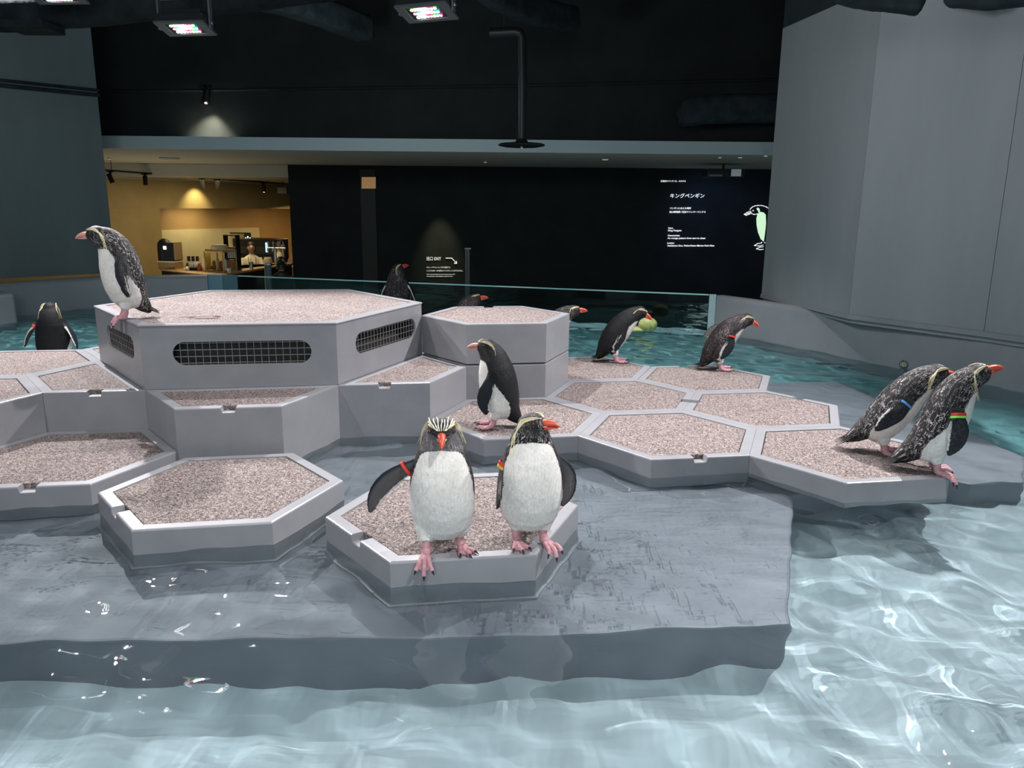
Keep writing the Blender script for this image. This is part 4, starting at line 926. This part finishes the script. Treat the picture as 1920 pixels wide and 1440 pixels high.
# ------------------------------------------------------------------ sign wall: lettering, arrow, projected penguin panel
M['ink'] = plain('lit_white_lettering', (.85, .85, .8), .6, emit=(.95, .95, .85), es=.55); M['ink2'] = plain('projected_white', (.85, .85, .85), .6, emit=(1, 1, 1), es=.85)
M['glow'] = plain('projected_pale_green', (.6, .8, .55), .6, emit=(.70, 1, .64), es=.80)
WY = 14.888
def text(parent, body, u, v, wpx, hpx, ink, name='lettering', bold=.0):
    """flat lettering on the sign wall: baseline starts at photo pixel (u, v), fitted to a width and height in pixels"""
    c = bpy.data.curves.new(name, 'FONT'); c.body = body; c.size = 1; c.extrude = .01; c.offset = bold
    o = bpy.data.objects.new(name, c); C.objects.link(o); dg = bpy.context.evaluated_depsgraph_get()
    me = bpy.data.meshes.new_from_object(o.evaluated_get(dg)); bpy.data.objects.remove(o)
    co = np.array([x.co[:] for x in me.vertices]); lo, hi = co.min(0), co.max(0)
    A, B = at(u, v, WY), at(u+wpx, v, WY); sx = (B-A).length/(hi[0]-lo[0]); sz = (at(u, v-hpx, WY)-A).length/(hi[1]-lo[1]); dx = (B-A)/((B-A).length)
    for x, p in zip(me.vertices, co): q = A+dx*((p[0]-lo[0])*sx); x.co = (q.x, WY-p[2]*.3, q.z+(p[1]-lo[1])*sz)
    me.materials.clear(); me.materials.append(ink); me.name = name
    o = bpy.data.objects.new(name, me); C.objects.link(o); o.parent = parent; return o
def flat(parent, name, pts, ink, wpx=1.1, close=False, d=0):
    """a drawn line on the sign wall"""
    m = MB(); P = [at(u, v, WY-d) for u, v in pts]; hw = wpx*.0102/2
    for a, b in zip(P, P[1:]):
        t = (b-a).normalized(); n_ = Vector((-t.z, 0, t.x))*hw; e = t*hw*.6
        m.add([a-n_-e, b-n_+e, b+n_+e, a+n_-e]+[q-Vector((0, .004, 0)) for q in (a-n_-e, b-n_+e, b+n_+e, a+n_-e)], [(0, 1, 2, 3), (7, 6, 5, 4), (0, 4, 5, 1), (1, 5, 6, 2), (2, 6, 7, 3), (3, 7, 4, 0)])
    return m.build(name, ink, parent)
def fill(parent, name, pts, ink, d=0):
    P = [at(u, v, WY-d) for u, v in pts]; m = MB().loft([P, [p-Vector((0, .004, 0)) for p in P]]); return m.build(name, ink, parent)
ex = thing('exit_sign', 'white exit lettering with a bent arrow on the dark wall', 'sign')
text(ex, '出口 EXIT', 800, 488.5, 27, 7.4, M['ink'])
flat(ex, 'arrow', [(836, 484), (847, 484), (855.5, 493)], M['ink'], 1.3); flat(ex, 'arrow_head', [(851.5, 493.8), (856, 494), (856, 489.4)], M['ink'], 1.2)
text(ex, '※ミュージアムショップまで直通です。', 800, 502.8, 45, 2.9, M['ink']); text(ex, 'ここからは5F・6Fの展示エリアに行くことはできません。', 800, 509, 68, 3.0, M['ink'])
text(ex, 'This route leads directly to the museum shop on 4F.', 800, 515.6, 53, 2.2, M['ink']); text(ex, 'You cannot go to the exhibition areas from here.', 800, 519.4, 49, 2.2, M['ink'])
o = spot('sign_beam', at(818, 330, 14.35), at(826, 520, 14.9), 140, 42, 1, (1, .9, .5), .03, False)
kp = thing('information_sign', 'lit wall sign about king penguins with white lettering and a drawn penguin', 'sign')
for body, u, v, wd, h, b in (('北海道のペンギンを、みわける', 1238.5, 341.2, 47, 3.4, .01), ('キングペンギン', 1256.5, 371.2, 64, 8.6, .006), ('ペンギンに会える場所', 1255.5, 392.4, 40, 4, .012), ('旭山動物園 / 登別マリンパークニクス', 1255, 399.4, 68, 4, .012),
                          ('Name', 1253, 429, 9, 2.8, .02), ('King Penguin', 1252.5, 434.6, 25, 4, .02), ('Characteristics', 1252, 443, 22.5, 2.9, .02), ('An orange pattern from ears to chest', 1251.5, 449, 71, 4, .02), ('Location', 1251, 457, 13, 2.8, .02), ('Asahiyama Zoo, Noboribetsu Marine Park Nixe', 1251, 463, 88, 4, .02)):
    text(kp, body, u, v, wd, h, M['ink2'], bold=b)
px_ = lambda L: [(1220+a/8, 300+b/8) for a, b in L]
for nm, L in (('head_outline', [(1490, 745), (1505, 722), (1530, 702), (1565, 688), (1610, 681), (1670, 683), (1735, 704), (1790, 740), (1830, 790)]), ('beak_line', [(1500, 766), (1450, 785), (1402, 815), (1432, 830), (1480, 812), (1515, 792)]), ('beak_line', [(1422, 820), (1465, 800), (1508, 781)]), ('chin_line', [(1515, 806), (1550, 818), (1605, 808)]),
              ('foot_line', [(1668, 1232), (1660, 1244), (1600, 1256), (1556, 1282), (1620, 1290), (1690, 1276)]), ('foot_line', [(1690, 1302), (1640, 1306), (1586, 1332), (1640, 1346), (1690, 1340)]), ('back_outline', [(1830, 790), (1880, 900), (1900, 1050), (1870, 1180), (1800, 1250), (1700, 1240)])):
    flat(kp, nm, px_(L), M['ink2'], 1.1)
fill(kp, 'eye_mark', px_([(1528, 752), (1540, 750), (1546, 760), (1540, 768), (1528, 768)]), M['ink2']); fill(kp, 'ear_patch', px_([(1585, 735), (1605, 712), (1630, 730), (1640, 775), (1615, 788), (1610, 760)]), M['glow'])
fill(kp, 'belly_shape', px_([(1640, 778), (1690, 785), (1725, 820), (1730, 950), (1714, 1100), (1696, 1225), (1650, 1185), (1610, 1085), (1590, 980), (1585, 880), (1602, 810)]), M['glow'])
spot('projector_beam', (3.3, 13.46, 1.84), (3.8, 14.9, .95), 30, 95, 1, (.25, .42, 1), .05, False)
pj = thing('projector', 'black projector with a pale grey square hanging under the soffit at right', 'projector', at(1355, 333, 13.2))
MB().box(-.30, .30, -.2, .2, 0, .13).build('housing', M['metal_dark'], pj, bevel=.01); MB().box(.08, .24, -.206, -.2, .015, .125).build('front_plate', plain('glowing_grey_plate', (.30, .33, .34), .5, emit=(.7, .8, .85), es=.12), pj)  # faint glow put into the plate's material, it is no lamp
MB().tube([(0, 0, .13), (0, 0, .42)], .02, 8).build('drop_rod', M['metal_dark'], pj); MB().box(-.27, -.06, -.206, -.2, .01, .04).build('vent_grille', M['yoke'], pj)
# doorway with a lit hatch in the dark wall
dr = MB().prism([(at(677, 400, 14.86).x, 14.86), (at(705, 400, 14.86).x, 14.86), (at(705, 400, 14.86).x, 14.899), (at(677, 400, 14.86).x, 14.899)], -1.2, 1.92)
struct('door_1', dr, plain('dark_brown_door', (.018, .013, .010), .6))
ht = MB().add([at(678, 332, 14.855), at(704.5, 332, 14.855), at(704.5, 353.5, 14.855), at(678, 353.5, 14.855)], [(0, 1, 2, 3)])
tag(ht.build('transom_panel', plain('orange_lit_panel', (.5, .3, .12), .6, emit=(.85, .46, .20), es=.22), fix=False), 'small orange lit panel high on the dark wall', 'panel')
gp = thing('grey_pole', 'thin grey upright pole right of the exit lettering', 'pole', (at(878, 500, 12.0).x, 12.0, -1.2))
MB().lathe([(.12, 0), (.12, .015), (.03, .03)], n=16).box(-.045, -.02, -.02, .02, .02, at(878, 467, 12).z+1.2).box(-.012, .02, -.02, .02, .02, at(878, 467, 12).z+1.2).build('pole', plain('grey_pole', (.055, .072, .07), .35), gp); MB().box(-.05, .045, -.025, .025, at(878, 467, 12).z+1.2, at(878, 466, 12).z+1.21).build('cap', M['yoke'], gp)

# ------------------------------------------------------------------ small things round the pool
fv = thing('pool_float', 'mottled yellow-green float drifting by the glass behind a leaning penguin', 'float', (1.37, 7.95, .015), R(5))
MB().ell((0.02, 0, .085), .10, .07, .075, 20, 12).ell((-.09, 0, .03), .09, .05, .025, 16, 10).build('hull', mottled('yellow_green_float', (.42, .47, .14), (.66, .72, .30), 26, .55), fv, smooth=60)
MB().ell((-.10, 0, .052), .05, .03, .01, 12, 6).build('pale_flap', plain('pale_lime', (.62, .64, .36), .5), fv, smooth=60)
dg_ = thing('drain_grille', 'small round striped drain cover on the right pool wall at the waterline', 'drain', (3.222, 6.285, .035), math.atan2(-1.64, .85))
Q = Matrix.Rotation(R(90), 4, 'X')
MB().lathe([(.036, -.004), (.036, .012), (.030, .014), (.030, -.004)], n=24, M=Q).build('ring', M['yoke'], dg_); MB().lathe([(.0, 0), (.03, 0), (.03, .004)], n=24, M=Q).build('backing', M['pupil'], dg_)
for k in range(4): MB().cbox((-.021+.014*k, -.010, 0), .006, .006, .05-.012*abs(k-1.5)).build('slat', M['paper'], dg_)
fe = thing('fallen_feather', 'brownish fallen feather lying on the mat of the big platform', 'feather', (-1.70, 4.28, Z3+.0025), R(8))
MB().loft([[(-.09, 0, 0), (-.09, .001, .001), (-.09, 0, .002)], [(-.03, -.012, 0), (-.03, 0, .006), (-.03, .012, 0)], [(.04, -.016, 0), (.04, 0, .007), (.04, .014, 0)], [(.085, -.003, 0), (.085, 0, .003), (.085, .003, 0)]]).build('vane', plain('feather_brown', (.22, .10, .10), .7), fe); MB().tube([(-.14, .0, .002), (.08, 0, .007)], .0018, 5).build('quill', plain('feather_quill', (.45, .33, .30), .6), fe)
tag(MB().prism([(-5.94, 7.92), (-5.42, 8.05), (-5.35, 8.35), (-5.6, 8.6), (-5.772, 8.62)], -.5, .31).build('pool_buttress', M['parapet'], bevel=.03), 'grey rounded block at the left edge of the pool wall', 'block')

UP = [(-.026, .055), (-.014, .10), (.0, .17), (.008, .25), (.004, .325), (.002, .38), (.012, .438)]
HUNCH = [(-.034, .060), (-.022, .115), (-.004, .19), (.010, .265), (.026, .335), (.056, .395), (.108, .440)]
LEAN = [(-.048, .066), (-.050, .125), (-.012, .20), (.038, .268), (.088, .320), (.130, .355), (.178, .382)]
LEAN2 = [(-.065, .070), (-.038, .125), (.015, .205), (.065, .28), (.110, .338), (.150, .380), (.192, .412)]
BACKUP = [(-.055, .060), (-.035, .115), (.002, .195), (.030, .275), (.055, .345), (.082, .400), (.122, .448)]
rad = math.radians
penguin('front penguin with a red flipper band and one flipper held out, facing the camera', (-.235, 2.52, D0), rad(-87), UP, (2, -12),
        fl=dict(ang=104, path=[(-.05, .25, -.8), (-.05, .02, -1), (.0, -.05, -1)]), fr=dict(ang=90, len=.255, wid=.95, t=.70, path=[(-.05, .80, -.55), (-.05, .78, -.68), (-.05, .62, -.85)], chord=(.25, .7, .7)),
        feet=[(.050, -.056, -4, 0, (.036, 68)), (-.020, .060, 24, 0, None)], kind='wet', voxel=.0032, chin=(.10, .095, .10), bands=((-1, .16, 'band_red'),), stripes=7, crest=6, scale=1.0, throat=.02)
penguin('front penguin with red and yellow bands looking right, beside the one with its flipper out', (.068, 2.60, D0), rad(-86), UP, (62, 10),
        fl=dict(ang=98, wid=.8, path=[(.0, .55, -.8), (.05, .22, -1), (.02, -.02, -1)], chord=(.35, .8, .2)), fr=dict(ang=92, path=[(.02, .28, -.9), (.0, .10, -1), (.0, .06, -1)], chord=(1, -.15, 0)),
        feet=[(.012, -.048, 12, 0, None), (.020, .050, 30, 0, (.052, 60))], kind='fleck', voxel=.0032, bands=((-1, .13, 'band_red'), (-1, .19, 'band_yellow')), crest=6, scale=1.0)
penguin('nearly all black penguin in profile facing left in front of the tower', (-.095, 4.10, D0), rad(183), [(-.062, .058), (-.052, .11), (-.035, .19), (-.018, .265), (.000, .335), (.014, .385), (.042, .438)], (4, 4),
        depth=1.12, fl=dict(ang=80, t=.66, len=.225, wid=1.08, path=[(.30, .22, -.9), (.40, .04, -.95), (.10, -.03, -1)]), kind='dry', voxel=.004, beak='beak_pale', chin=(.035, .033, .034), crest=3, scale=1.01)
penguin('hunched penguin with white-flecked back on the near left corner of the big platform', (-2.105, 4.235, Z3), rad(220), HUNCH, (-30, -4), depth=1.1,
        fl=dict(ang=88, t=.66, len=.2, path=[(.0, .22, -1), (-.04, .05, -1), (.18, -.05, -1)], chord=(1, .1, 0)), feet=[(.03, .045, -18, 0, (.03, 62)), (.012, -.045, -26, 0, (.03, 62))], kind='fleck', voxel=.0042, beak='beak_pale', crest=6, scale=1.03)
penguin('penguin seen from behind with spread flippers and a red band, left of the big platform', (-3.335, 5.58, D0), rad(92), UP, (10, 0), width=1.12,
        fl=dict(ang=96, path=[(-.1, .8, -.7), (-.1, .5, -.9), (0, .25, -1)]), fr=dict(ang=96, path=[(-.1, .6, -.8), (-.1, .45, -.9), (0, .35, -1)]), kind='dry', voxel=.005, bands=((1, .14, 'band_red'),), crest=3, scale=.98)
penguin('penguin seen from behind looking up to the right beyond the big platform', (-.985, 6.66, Z1), rad(84), UP, (-58, 22),
        fl=dict(ang=96, path=[(-.1, .45, -.8), (-.1, .3, -.9), (0, .2, -1)]), fr=dict(ang=96, path=[(-.1, .55, -.8), (-.1, .42, -.9), (0, .3, -1)]), kind='wet', voxel=.005, crest=4, scale=1.0)
penguin('penguin hidden but for its head and beak behind the far rim of the tower', (-.40, 6.10, D0), rad(30), HUNCH, (-30, 12), kind='brown', voxel=.0055, crest=4, scale=1.04)
penguin('penguin half hidden behind the right corner of the tower, beak pointing right', (.275, 5.93, D0), rad(0), LEAN, (0, 6), kind='wet', voxel=.0055, crest=4, scale=1.05)
penguin('penguin leaning right at the far edge of the deck, next to the tower', (.800, 5.985, D0), rad(-6), LEAN, (-4, -28), flank=.42,
        fr=dict(ang=84, t=.64, path=[(-.35, .12, -.8), (-.30, .02, -1), (.0, -.02, -1)]), kind='dry', voxel=.0048, crest=4, scale=1.03)
penguin('red-banded penguin leaning right at the far right, one flipper lifted behind', (1.545, 5.715, D0), rad(-8), LEAN, (0, -24), flank=.42,
        fr=dict(ang=84, t=.64, path=[(-.2, .18, -.9), (-.25, .05, -1), (-.25, -.02, -1)]), fl=dict(ang=100, t=.66, path=[(-.9, .5, -.25), (-1, .3, -.45), (-1, .1, -.7)], chord=(0, .5, 1)), kind='brown', voxel=.0048, bands=((-1, .10, 'band_red'),), crest=4, scale=1.0)
penguin('blue-banded penguin leaning right, the farther one of the pair on the right tip', (1.838, 3.70, D0), rad(-22), LEAN2, (16, -4), flank=.95, tl=1.0,
        fr=dict(ang=86, t=.62, path=[(-.55, .25, -.7), (-.6, .1, -.8), (-.45, .0, -1)]), kind='fleck', voxel=.0042, bands=((-1, .12, 'band_blue'),), crest=7, scale=1.02)
penguin('red and green banded penguin raising its beak, nearer of the right tip pair', (1.935, 3.415, D0), rad(-20), BACKUP, (10, 24), flank=.95, tl=1.0,
        fr=dict(ang=84, t=.62, len=.2, path=[(.10, .30, -.9), (.08, .08, -1), (-.05, -.03, -1)]), feet=[(.012, .045, 8, 0, (.06, 50)), (.020, -.045, -16, 0, (.045, 55))], kind='fleck', voxel=.004, bands=((-1, .09, 'band_red'), (-1, .15, 'band_green')), crest=5, scale=1.05)
